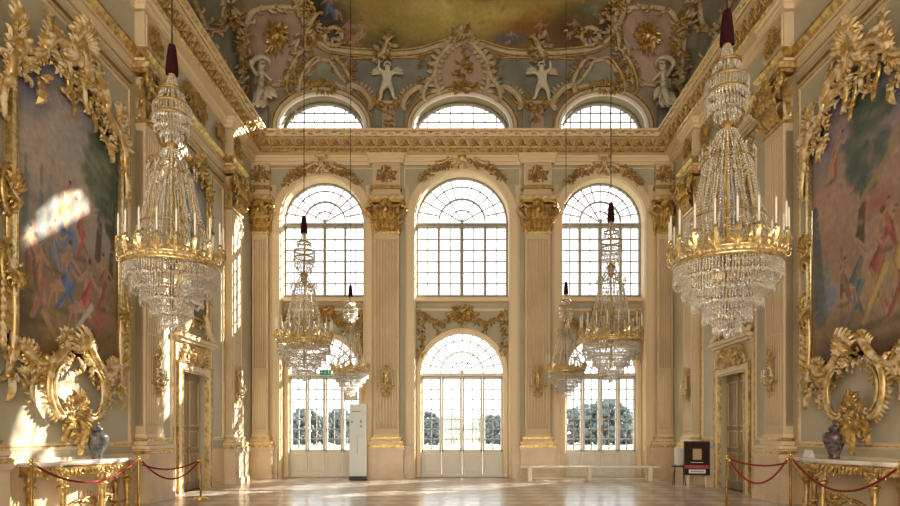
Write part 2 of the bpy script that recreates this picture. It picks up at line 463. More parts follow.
# lunettes above the cornice
for i, (c, hw) in enumerate(BAYS):
    t = st(thing0('window_%d' % (i+4), (c, YG-.05, 0)))
    f = MB(WT); g = MB(WT); p = MB(WT); h2 = hw-.02
    arc = arc_pts(0, 12.2, h2-.04, 1.06, 0, PI, 24)
    f.bar([(-h2+.04, 11.95)]+[(-x, z) for x, z in arc]+[(h2-.04, 11.95)], .1, .1, -.05)
    f.bar([(-h2, 12.0), (h2, 12.0)], .12, .1, -.05)
    for k in range(1, 8):
        x = -h2+2*h2*k/8; zt = 12.2+1.04*math.sqrt(max(0, 1-(x/h2)**2)); g.bar([(x, 12.0), (x, zt)], .05, .05, -.025)
    for z in (12.3, 12.62, 12.94):
        xx = h2*.97*math.sqrt(max(0, 1-((z-12.2)/1.06)**2)); g.bar([(-xx, z), (xx, z)], .045, .05, -.025)
    p.plate([(-h2+.02, 11.97), (h2-.02, 11.97)]+arc_pts(0, 12.2, h2-.03, 1.07, 0, PI, 24), -.012, 0)
    f.build('window_frame', 'bars', t); g.build('glazing_bars', 'bars', t); p.build('panes', 'glass', t)

# lower bay: infill wall with arch, fanlight, French door
ZL = 3.66
for i, (c, hw) in enumerate(BAYS):
    hl = hw-.13; ry = 1.52 if hw > 1.5 else 1.38
    o = holed([(-hw+.002, 0), (hw-.002, 0), (hw-.002, 6.3), (-hw+.002, 6.3)], [arch_poly(0, hl, .005, ZL, ry, 28)], .14, 'trim_%d' % (i+1), 'sage', (c, YB+.36, 0), 0); st(o)
    m = MB(WT)
    m.bar([(-hl-.02, .02), (-hl-.02, ZL)]+[(-x, z) for x, z in arc_pts(0, ZL, hl+.02, ry+.02, 0, PI, 28)]+[(hl+.02, .02)], .2, .06, 0.)
    m.bar([(-hw+.02, 6.26), (hw-.02, 6.26)], .2, .24, 0.)
    m.bar([(-hw+.05, 5.93), (hw-.05, 5.93)], .10, .05, 0.)
    o2 = st(m.build('trim_%d' % (i+4), 'cream2', None, (c, YB+.36, 0)))
    # fanlight
    t = st(thing0('window_%d' % (i+7), (c, YB+.52, 0)))
    f, g, p = fan_frame(hl, ZL, ry)
    f.bar([(-hl, ZL-.02), (hl, ZL-.02)], .16, .13, -.05)
    f.build('window_frame', 'winwhite', t); g.build('glazing_bars', 'bars', t); p.build('panes', 'glass', t)
    # door
    d = st(thing0('door_%d' % (i+1), (c, YB+.52, 0)))
    fr = MB(WT); 
    for x in (-hl+.04, hl-.04): fr.bar([(x, 0), (x, ZL-.08)], .09, .11, -.05)
    fr.bar([(-hl, .05), (hl, .05)], .1, .12, -.05)
    fr.build('door_frame', 'winwhite', d)
    lw = (2*hl-.12)/4
    for k in range(4):
        x0 = -hl+.06+k*lw+.006; x1 = x0+lw-.012
        L = MB(WT)
        L.box(x0, x1, .08, .92, -.02, .02); L.bar([(x0+.13, .2), (x1-.13, .2), (x1-.13, .8), (x0+.13, .8)], .04, .05, 0.0, closed=True)
        for x in (x0+.04, x1-.04): L.bar([(x, .08), (x, ZL-.1)], .085, .09, -.045)
        L.bar([(x0, .94), (x1, .94)], .11, .09, -.045); L.bar([(x0, ZL-.14), (x1, ZL-.14)], .08, .09, -.045)
        xm = (x0+x1)/2; L.bar([(xm, .98), (xm, ZL-.16)], .034, .05, -.025, 1)
        for q in range(1, 7):
            z = 1.0+(ZL-.18-1.0)*q/7; L.bar([(x0+.06, z), (x1-.06, z)], .034, .05, -.025, 1)
        lo = L.build('door_leaf', ['winwhite', 'bars'], d)
        P = MB(WT); P.box(x0+.05, x1-.05, .95, ZL-.15, -.01, -.002); P.build('panes', 'glass', lo)
    H = MB(WT); H.tube([(.04, 1.72, .05), (.04, 1.72, .1), (.14, 1.71, .1)], .014, 6); H.box(.02, .06, 1.6, 1.84, .04, .055)
    H.build('door_handle', 'oldgold', d)

# windows of the front wall (behind the viewer), same glazing, and its doors as plain panels below
for i, o in enumerate(ups):
    cpy = copy_tree(o); cpy.name = 'window_%d' % (i+10); cpy.location = (BAYS[i][0], YF-.5, 0); cpy.rotation_euler[2] = PI

# casing around the arches on the back wall, skirting and dado
k = 10
for c, hw in BAYS:
    m = MB(WT); e = .16
    m.bar([(c-hw-e, .0), (c-hw-e, ZS)]+[(c-x, z) for x, z in arc_pts(0, ZS, hw+e, hw+e, 0, PI, 28)]+[(c+hw+e, .0)], .34, .05)
    m.bar([(c-hw-.03, .0), (c-hw-.03, ZS)]+[(c-x, z) for x, z in arc_pts(0, ZS, hw+.03, hw+.03, 0, PI, 28)]+[(c+hw+.03, .0)], .05, .085)
    m.bar([(c-hw+.01, .0), (c-hw+.01, ZS)]+[(c-x, z) for x, z in arc_pts(0, ZS, hw-.01, hw-.01, 0, PI, 28)]+[(c+hw-.01, .0)], .03, .44, -.44)
    st(m.build('trim_%d' % k, 'cream2', None, (0, YB, 0))); k += 1
    m = MB(WT)
    m.bar([(c-hw-.36, 10.1), (c-hw-.36, 10.78), (c+hw+.36, 10.78), (c+hw+.36, 10.1)], .05, .03)
    st(m.build('trim_%d' % k, 'cream2', None, (0, YB, 0))); k += 1
for x0, x1 in ((-7.3, -6.4), (-3.38, -1.72), (1.72, 3.4), (6.42, 7.3)):
    m = MB(WT); m.box(x0, x1, 0, 1.02, 0, .12); m.box(x0, x1, 1.02, 1.12, 0, .16); m.box(x0, x1, 0, .16, 0, .15)
    st(m.build('baseboard_back' if x0 < -7 else 'baseboard_back', 'marble', None, (0, YB, 0)))
# cream wall strips right beside the pilasters
for x0, x1 in ((-3.36, -3.24), (-1.98, -1.84), (1.86, 2.0), (3.2, 3.36), (-6.7, -6.46), (6.48, 6.72)):
    m = MB(WT); m.box(x0, x1, 1.12, 10.2, 0, .035); st(m.build('trim_%d' % k, 'cream', None, (0, YB, 0))); k += 1

# ------------------------------------------------------------------ entablature swept round the room
PW = .48; PD = .22          # pilaster half width and projection
PIL_SIDE = [(20.1, 'far'), (14.65, 'near'), (9.1, 'first'), (0.5, 'behind')]
PIL_BACK = [-2.62, 2.6]
def plan(breaks=True, back=True):
    L = [(-W2, YF)]
    for yc, _ in sorted(PIL_SIDE):
        L += [(-W2, yc-PW-.05), (-W2+PD, yc-PW-.05), (-W2+PD, yc+PW+.05), (-W2, yc+PW+.05)]
    L.append((-W2, YB))
    if back:
        for xc in PIL_BACK:
            L += [(xc-PW-.05, YB), (xc-PW-.05, YB-PD), (xc+PW+.05, YB-PD), (xc+PW+.05, YB)]
    L.append((W2, YB))
    for yc, _ in sorted(PIL_SIDE, reverse=True):
        L += [(W2, yc+PW+.05), (W2-PD, yc+PW+.05), (W2-PD, yc-PW-.05), (W2, yc-PW-.05)]
    L.append((W2, YF))
    return L
def sweep(name, prof, mis, path, mats):
    n = len(path); b = MB(); vs = []
    for i, p in enumerate(path):
        ns = []
        for a, c in ((i-1, i), (i, i+1)):
            if a < 0 or c >= n: continue
            dx, dy = path[c][0]-path[a][0], path[c][1]-path[a][1]; l = math.hypot(dx, dy); ns.append((dy/l, -dx/l))
        if len(ns) == 1: ns = ns*2
        d = 1+ns[0][0]*ns[1][0]+ns[0][1]*ns[1][1]
        mx, my = (ns[0][0]+ns[1][0])/d, (ns[0][1]+ns[1][1])/d
        vs += [(p[0]+mx*o, p[1]+my*o, z) for o, z in prof]
    q = len(prof)
    for j in range(q-1):
        fs = [(i*q+j, (i+1)*q+j, (i+1)*q+j+1, i*q+j+1) for i in range(n-1)]
        b.f += fs; b.m += [mis[j]]*len(fs); b.sm += [False]*len(fs)
    b.v = vs
    return b.build(name, mats)
P = plan()
st(sweep('trim_39', [(-.02,10.88),(.06,10.88),(.06,10.98),(.1,11.0),(.1,11.1),(.14,11.13),(.14,11.2),(-.02,11.2)], [0]*7, P, ['cream2']))
SP = [(-W2, YF), (-W2, YB), (W2, YB), (W2, YF)]
cor = st(sweep('trim_40', [(-.02,11.19),(.36,11.19),(.40,11.23),(.40,11.31),(.36,11.34),
      (.36,11.36),(.38,11.42),(.44,11.53),(.54,11.58),(.62,11.60),(.62,11.63),(.64,11.63),(.66,11.66),(.67,11.76),(.70,11.78),(.70,11.86),(-.02,11.9)],
      [0,1,1,1,2,2,2,2,2,1,1,0,0,1,0,0], SP, ['cream2', 'gold', 'cream']))
# string course at the height of the capitals, side walls only
def side_path(sd):
    L = [(sd*W2, YF)]
    for yc, _ in sorted(PIL_SIDE):
        L += [(sd*W2, yc-PW-.05), (sd*(W2-PD), yc-PW-.05), (sd*(W2-PD), yc+PW+.05), (sd*W2, yc+PW+.05)]
    L.append((sd*W2, YB))
    return L if sd < 0 else L[::-1]
for sd in (-1, 1):
    st(sweep('trim_%d' % (42+sd), [(-.02,9.74),(.05,9.74),(.05,9.8),(.10,9.84),(.16,9.92),(.16,9.98),(.08,10.02),(.08,10.06),(-.02,10.08)], [0,0,1,1,1,1,0,0], side_path(sd), ['cream2', 'gold']))
    # fine mouldings below the string, between the pilasters
    ys = [YF]+[v for yc, _ in sorted(PIL_SIDE) for v in (yc-PW-.2, yc+PW+.2)]+[YB]
    m = MB(WT); s = -sd
    for a, b_ in zip(ys[::2], ys[1::2]):
        if b_-a < .3: continue
        for z, w_, h in ((9.62, .2, .05), (9.36, .07, .07), (9.2, .05, .04)): m.bar([(s*a, z), (s*b_, z)], w_, h)
    st(m.build('trim_%d' % (45+sd), 'cream2', None, ((-W2 if sd < 0 else W2), 0, 0), side_rz(sd)))
    m = MB(WT)
    for a, b_ in zip(ys[::2], ys[1::2]):
        if b_-a < .3: continue
        for z in (9.41, 9.175): m.bar([(s*a, z), (s*b_, z)], .028, .06)
    st(m.build('trim_%d' % (48+sd), 'oldgold', None, ((-W2 if sd < 0 else W2), 0, 0), side_rz(sd)))

# gilded motifs on the sloping band and the scroll on the fascia (parts of the cornice)
def cor_motif_mesh():
    b = MB(WT); rr = random.Random(3)
    b.scroll((-.15, -.03), (0, .17), 1, .024, 0., arc=120); b.scroll((.15, -.03), (0, .17), -1, .024, 0., arc=120); b.bar([(-.19, .16), (-.19, -.1)], .045, .05)
    b.fan(0, .0, PI/2, .17, 2.2, 7, .01); b.clump(0, .02, .1, .05, 7, .08, 0, 0, rr); b.bar([(-.1, -.06), (.1, -.06)], .05, .05)
    o = b.build('gilded_cornice_relief', 'gold', cor); return o
mot = cor_motif_mesh(); first = True
def put(src, loc, rz, rx=0.):
    global first
    o = src if first else src.copy()
    if not first: col.objects.link(o)
    first = False
    o.location = loc; o.rotation_euler = (rx, 0, rz); o.parent = cor
tilt = R(-38)
for kx in range(35):
    x = -6.75+13.5*kx/34; put(mot, (x, YB-.42, 11.44), 0, R(30))
for sd in (-1, 1):
    for kk in range(32):
        y = 8.2+kk*.42
        o = mot.copy(); col.objects.link(o); o.parent = cor
        o.location = (sd*(W2-.42), y, 11.44); o.rotation_euler = (R(30), 0, side_rz(sd))
for nm, x0, x1, loc, rz in (('b', -6.6, 6.6, (0, YB-.665, 11.71), 0), ('l', 4.5, 21.5, (-W2+.665, 0, 11.71), RL), ('r', -21.5, -4.5, (W2-.665, 0, 11.71), RRt)):
    b = MB(WT); x = x0; kk = 0
    while x < x1:
        b.leaf(x, (-.03 if kk % 2 else .03), R(25 if kk % 2 else -25), .22, .07, 0, .1, (-1 if kk % 2 else 1)*.9, 0, 4); x += .27; kk += 1
    b.build('gilded_scroll', 'gold', cor, loc, rz)

# ------------------------------------------------------------------ vault: rounded-plan cove and flat ceiling
Z0V, RH, RV = 13.5, 3.2, 2.8
YM = (YB+YF)/2; HY = (YB-YF)/2
def sd_v(x, y, z):
    if z >= Z0V+RV: return z-Z0V-RV
    q = max(0., (z-Z0V)/RV); sn = q; c = math.sqrt(max(0, 1-q*q))
    a = W2-RH*(1-c); b = HY-RH*(1-c); rc = .15+2.1*sn
    dx = abs(x)-(a-rc); dy = abs(y-YM)-(b-rc)
    return math.hypot(max(dx, 0), max(dy, 0))+min(max(dx, dy), 0)-rc
def vmesh():
    rows = [(1., 0., 11.8)]+[(math.cos(PI/2*i/16), math.sin(PI/2*i/16), Z0V+RV*math.sin(PI/2*i/16)) for i in range(17)]
    ring = []
    def plan_pts(c, sn):
        a = W2-RH*(1-c); b = HY-RH*(1-c); rc = .15+2.1*sn; out = []
        for cx, cy, a0 in ((a-rc, b-rc, 0), (-(a-rc), b-rc, PI/2), (-(a-rc), -(b-rc), PI), (a-rc, -(b-rc), 1.5*PI)):
            for k_ in range(7):
                an = a0+PI/2*k_/6; out.append((cx+rc*math.cos(an), YM+cy+rc*math.sin(an)))
        return out
    b = MB(); R_ = [plan_pts(c, sn) for c, sn, z in rows]; n = len(R_[0]); vs = []
    for (c, sn, z), rr in zip(rows, R_): vs += [(x, y, z) for x, y in rr]
    fs = []
    for i in range(1, len(rows)-1):
        for k_ in range(n): fs.append((i*n+k_, i*n+(k_+1) % n, (i+1)*n+(k_+1) % n, (i+1)*n+k_))
    fs.append(tuple((len(rows)-1)*n+k_ for k_ in range(n)))
    b.add(vs, fs, 0, True)
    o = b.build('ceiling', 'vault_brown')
    return st(o)
vmesh()
_cache = {}
def vhit(px, py):
    d = Vector(((px-VX)/F, 1., (VY-py)/F)); lo, hi = 10., 60.
    o = Vector((CX, 0, CZ)); t = 14.
    f = lambda t: sd_v(*(o+d*t))
    while f(t) < 0 and t < 60: t += .4
    lo, hi = t-.4, t
    for _ in range(14):
        mid = (lo+hi)/2
        if f(mid) < 0: lo = mid
        else: hi = mid
    p = o+d*lo; e = .02
    g = Vector((sd_v(p.x+e, p.y, p.z)-sd_v(p.x-e, p.y, p.z), sd_v(p.x, p.y+e, p.z)-sd_v(p.x, p.y-e, p.z), sd_v(p.x, p.y, p.z+e)-sd_v(p.x, p.y, p.z-e)))
    if g.length < 1e-6: g = Vector((0, 1, 0))
    g.normalize(); return p, -g
GX0, GX1, GY0, GY1, GS = 150, 780, -120, 140, 5
_G = {}
def gnode(i, j):
    k_ = (i, j)
    if k_ not in _G: _G[k_] = vhit(GX0+i*GS, GY0+j*GS)
    return _G[k_]
def VT(u, v, w):
    px = 462+u*28.7; py = 435-v*28.7
    fx = min(max((px-GX0)/GS, 0), 125.9); fy = min(max((py-GY0)/GS, 0), 51.9)
    i, j = int(fx), int(fy); a, b = fx-i, fy-j
    q = [gnode(i, j), gnode(i+1, j), gnode(i, j+1), gnode(i+1, j+1)]; ws = [(1-a)*(1-b), a*(1-b), (1-a)*b, a*b]
    p = Vector((0,0,0)); n = Vector((0,0,0))
    for (pp, nn), w_ in zip(q, ws): p += pp*w_; n += nn*w_
    n.normalize(); r = p+n*w
    return (r.x, r.y, r.z)
def U(px, py): return ((px-462)/28.7, (435-py)/28.7)
def vplate(b, poly, w, mi=0, rings=7):
    n = len(poly); cu = sum(p[0] for p in poly)/n; cv = sum(p[1] for p in poly)/n; vs = [(cu, cv, w)]; fs = []
    for r_ in range(1, rings+1):
        q = r_/rings; vs += [(cu+(p[0]-cu)*q, cv+(p[1]-cv)*q, w if r_ < rings else w) for p in poly]
    vs += [(p[0], p[1], -.01) for p in poly]
    for k_ in range(n): fs.append((0, 1+k_, 1+(k_+1) % n))
    for r_ in range(rings):
        for k_ in range(n):
            fs.append((1+r_*n+k_, 1+(r_+1)*n+k_, 1+(r_+1)*n+(k_+1) % n, 1+r_*n+(k_+1) % n))
    b.add(vs, fs, mi, False)
def spl(pts, n=6, closed=False):
    # Catmull-Rom
    out = []; m_ = len(pts); rng_ = range(m_ if closed else m_-1)
    for i in rng_:
        g = lambda k_: pts[k_ % m_] if closed else pts[min(max(k_, 0), m_-1)]
        p0, p1, p2, p3 = g(i-1), g(i), g(i+1), g(i+2)
        for s_ in range(n):
            t = s_/n
            out.append(tuple(.5*((2*p1[d])+(-p0[d]+p2[d])*t+(2*p0[d]-5*p1[d]+4*p2[d]-p3[d])*t*t+(-p0[d]+3*p1[d]-3*p2[d]+p3[d])*t**3) for d in range(len(p1))))
    if not closed: out.append(tuple(pts[-1]))
    return out
# ------------------------------------------------------------------ pilasters
def flute_section(hw, d, n):
    # plan section of a fluted shaft: (u, w) points from left to right
    pts = [(-hw, 0), (-hw, d)]; m = .07; fw = (2*hw-2*m)/n
    for k in range(n):
        a = -hw+m+k*fw+fw*.16; b = a+fw*.68
        for q in range(5):
            an = PI*q/4; pts.append(((a+b)/2-(b-a)/2*math.cos(an), d-.05*math.sin(an)))
    pts += [(hw, d), (hw, 0)]
    return pts
def extr_uv(b, sec, v0, v1, mi=0):
    n = len(sec); vs = [(u, v0, w) for u, w in sec]+[(u, v1, w) for u, w in sec]
    fs = [(i, i+1, n+i+1, n+i) for i in range(n-1)]
    b.add(vs, fs, mi)
_pil = {}
def pilaster(loc, rz, label, hw=.44, group=None, kind='fluted', cap=True):
    key = (hw, kind)
    if key in _pil:
        c = copy_tree(_pil[key]); c.location = loc; c.rotation_euler[2] = rz; c['label'] = label; return c
    t = thing('fluted_pilaster', label, 'pilaster', loc, rz, group); _pil[key] = t
    rr = random.Random(11)
    d = PD
    b = MB(WT); b.box(-hw-.16, hw+.16, 0, .98, 0, d+.15); b.box(-hw-.2, hw+.2, 0, .17, 0, d+.19); b.box(-hw-.2, hw+.2, .98, 1.07, 0, d+.19)
    b.build('plinth', 'marble', t)
    b = MB(WT)
    for v0, v1, e in ((1.07, 1.15, .17), (1.17, 1.28, .14), (1.36, 1.44, .07)):
        n = 5
        for q in range(n):
            ee = e+.03*math.sin(PI*(q+.5)/n); b.box(-hw-ee, hw+ee, v0+(v1-v0)*q/n, v0+(v1-v0)*(q+1)/n, 0, d+ee, (1 if v0 == 1.17 and q in (1, 2, 3) else 0))
    b.box(-hw-.07, hw+.07, 1.28, 1.36, 0, d+.07, 1); b.box(-hw-.02, hw+.02, 1.44, 1.52, 0, d+.02, 1); b.box(-hw-.15, hw+.15, 1.15, 1.17, 0, d+.15, 1)
    b.build('moulded_base', ['gold', 'cream2'], t)
    b = MB(WT)
    if kind == 'fluted':
        sec = flute_section(hw, d, 7)
        b.box(-hw, hw, 1.52, 1.72, 0, d); extr_uv(b, sec, 1.72, 8.25); b.box(-hw, hw, 8.25, 8.43, 0, d)
        b.box(-hw, hw, 1.7, 8.26, 0, d-.055, 1)
        b.build('shaft', ['cream', 'groove'], t)
        g = MB(WT); m = .07; fw = (2*hw-2*m)/7
        for k in range(7):
            u = -hw+m+(k+.5)*fw; g.tube([(u, 1.74, d-.018), (u, 3.75, d-.018)], .03, 8, 0, up=(1, 0, 0)); g.ball((u, 3.78, d-.018), .032, 0, 6, 4)
        g.build('flute_rods', 'cream2', t)
    else:
        b.box(-hw, hw, 1.52, 8.43, 0, d); b.bar([(-hw+.1, 1.62), (hw-.1, 1.62), (hw-.1, 8.3), (-hw+.1, 8.3)], .05, .03, d, closed=True)
        b.build('shaft', 'cream', t)
    if True:
        b = MB(WT)      # composite capital
        b.box(-hw, hw, 8.43, 9.45, 0, d, 1); b.box(-hw-.03, hw+.03, 8.43, 8.5, 0, d+.04)
        for row, (v, L, n) in enumerate(((8.52, .5, 4), (8.78, .55, 5))):
            for k in range(n):
                u = -hw+.06+(2*hw-.12)*(k+.5)/n
                b.leaf(u, v, PI/2, L, 2*hw/n*1.15, d+.02+.05*row, .35, 0, 0, 7)
                b.leaf(u-.05, v+.05, PI/2+.45, L*.7, .1, d+.04+.05*row, .4, .5, 0, 4); b.leaf(u+.05, v+.05, PI/2-.45, L*.7, .1, d+.04+.05*row, .4, -.5, 0, 4)
                b.ball((u, v+L*.93, d+.14+.05*row), .05, 0, 6, 4, 1.3, .8, 1)
        for s_ in (-1, 1):
            b.scroll((s_*.12, 9.02), (s_*(hw+.06), 9.4), -s_, .045, d+.1, arc=70, turn=330)
            b.scroll((s_*(hw+.16), 9.18), (s_*(hw+.08), 9.5), s_, .05, d+.1, arc=160, turn=260)
            b.leaf(s_*(hw+.02), 8.95, PI/2-s_*.35, .42, .2, d+.1, .3, -s_*.8)
            b.ball((s_*(hw+.13), 9.36, d+.12), .1, 0, 8, 5, 1, 1, 1)
            # side leaves on the flank of the capital
            b.leaf(s_*(hw+.03), 8.55, PI/2, .5, .16, d*.4, .1); b.leaf(s_*(hw+.04), 8.85, PI/2-s_*.15, .5, .18, d*.6, .2)
        b.ball((0, 9.22, d+.2), .13, 0, 10, 7, .8, 1.15, 1)      # mask
        b.fan(0, 9.3, PI/2, .3, 2.6, 9, d+.15); b.clump(0, 9.0, .16, .1, 8, .13, d+.12, 0, rr)
        b.box(-hw-.13, hw+.13, 9.5, 9.58, 0, d+.13); b.box(-hw-.17, hw+.17, 9.58, 9.7, 0, d+.17, 1); b.box(-hw-.1, hw+.1, 9.7, 9.75, 0, d+.1)
        b.build('capital', ['gold', 'parcel'], t)
        b = MB(WT); h2 = hw+.04
        b.box(-h2, h2, 9.75, 10.9, 0, d); b.box(-h2-.03, h2+.03, 9.78, 9.86, 0, d+.03)
        b.bar([(-h2+.07, 10.16), (h2-.07, 10.16), (h2-.07, 10.82), (-h2+.07, 10.82)], .05, .03, d, closed=True)
        b.build('impost_block', 'cream', t)
        b = MB(WT)
        b.box(-h2-.05, h2+.05, 9.98, 10.1, 0, d+.06)
        b.scroll((-.28, 10.3), (0, 10.68), 1, .03, d); b.scroll((.28, 10.3), (0, 10.68), -1, .03, d)
        b.clump(0, 10.48, .3, .24, 80, .095, d, 0, rr); b.fan(0, 10.45, PI/2, .18, 2.4, 7, d+.03)
        b.build('relief_ornament', 'oldgold', t)
    return t
pilaster((-2.62, YB, 0), 0, 'fluted cream pilaster between the left and middle windows of the far wall', .44, 'pilasters of the hall')
pilaster((2.6, YB, 0), 0, 'fluted cream pilaster between the middle and right windows of the far wall', .44)
pilaster((-6.98, YB, 0), 0, 'narrow fluted corner pilaster left of the left far window', .28, 'pilasters of the hall')
pilaster((7.0, YB, 0), 0, 'narrow fluted corner pilaster right of the right far window', .28)
for sd, nm in ((-1, 'left'), (1, 'right')):
    pilaster(side_loc(sd, 20.1), side_rz(sd), 'plain panelled pilaster on the %s wall past the doorway, nearest the far corner' % nm, .44, 'pilasters of the hall', 'panel')
for sd, nm in ((-1, 'left'), (1, 'right')):
    pilaster(side_loc(sd, 14.65), side_rz(sd), 'fluted pilaster on the %s wall between the large painting and the doorway' % nm, .44)
    pilaster(side_loc(sd, 9.1), side_rz(sd), 'pilaster at the very %s edge, nearer the viewer than the console table' % nm, .44)

# ------------------------------------------------------------------ crests above the far windows and garland panels
for i, (c, hw) in enumerate(BAYS):
    nm = ['left', 'middle', 'right'][i]; rr = random.Random(40+i)
    big = 1.15 if i == 1 else .9
    t = thing('gilded_crest', 'gilded rocaille crest with garlands over the %s tall arched window' % nm, 'crest', (c, YB, 0), 0, 'crests over the tall windows')
    b = MB(WT); r0 = hw+.3
    zc = ZS+r0
    b.scroll((-.2*big, zc-.15), (-.12*big, zc+.5*big), 1, .06, .08, fringe=6, flen=.16); b.scroll((.2*big, zc-.15), (.12*big, zc+.5*big), -1, .06, .08, fringe=6, flen=.16)
    b.scroll((-.75*big, zc-.05), (-.2*big, zc+.12), 1, .05, .07, S=True, fringe=5); b.scroll((.75*big, zc-.05), (.2*big, zc+.12), -1, .05, .07, S=True, fringe=5)
    b.fan(0, zc+.3*big, PI/2, .32*big, 2.6, 9, .12)
    b.clump(0, zc-.12, .2, .1, 10, .13, .1, 0, rr)
    b.build('cartouche', 'parcel', t)
    b = MB(WT); b.ball((0, zc+.15*big, .1), .17*big, 0, 12, 8, .8, 1.15, .6); b.build('shield', 'gold', t)
    for s_ in (-1, 1):
        b = MB(WT)
        for k in range(26):
            a = PI/2+s_*(.22+.62*k/25); rad = r0+.02+.06*math.sin(k*1.1)
            b.clump(rad*math.cos(a), ZS+rad*math.sin(a), .11*(1.25-k/40), .1, 7, .10*(1.2-k/45), .06, rr.choice((0, 0, 1)), rr)
        b.build('garland', ['oldgold', 'parcel'], t)
    t = thing('garland_panel', 'gilded garland relief on the wall panel above the %s French door arch' % nm, 'relief', (c, YB+.36, 0), 0, 'garland reliefs above the French doors')
    b = MB(WT)
    b.fan(0, 5.85, -PI/2, .45, 3.6, 13, .04); b.scroll((-.55, 5.75), (-.1, 6.02), 1, .04, .03, S=True, fringe=5); b.scroll((.55, 5.75), (.1, 6.02), -1, .04, .03, S=True, fringe=5)
    b.clump(0, 5.9, .4, .1, 20, .14, .05, 0, rr); b.clump(0, 5.45, .08, .12, 6, .12, .05, 0, rr)
    b.build('shell_centre', 'gold', t)
    for s_ in (-1, 1):
        b = MB(WT)
        for k in range(22):
            q = k/21; u = s_*(.25+(hw-.55)*q); v = 5.72-.32*math.sin(PI*q)
            b.clump(u, v, .07, .06, 3, .12, .03, 0, rr)
        b.clump(s_*(hw*.5), 5.28, .1, .14, 9, .13, .03, 0, rr)
        b.build('swag', 'gold', t)
        b = MB(WT)
        for k in range(18): b.clump(s_*(hw-.2), 5.8-1.5*k/17, .08, .05, 3, .12, .03, 0, rr)
        b.scroll((s_*(hw-.3), 5.55), (s_*(hw-.12), 5.9), s_, .035, .03); b.build('drop', 'gold', t)

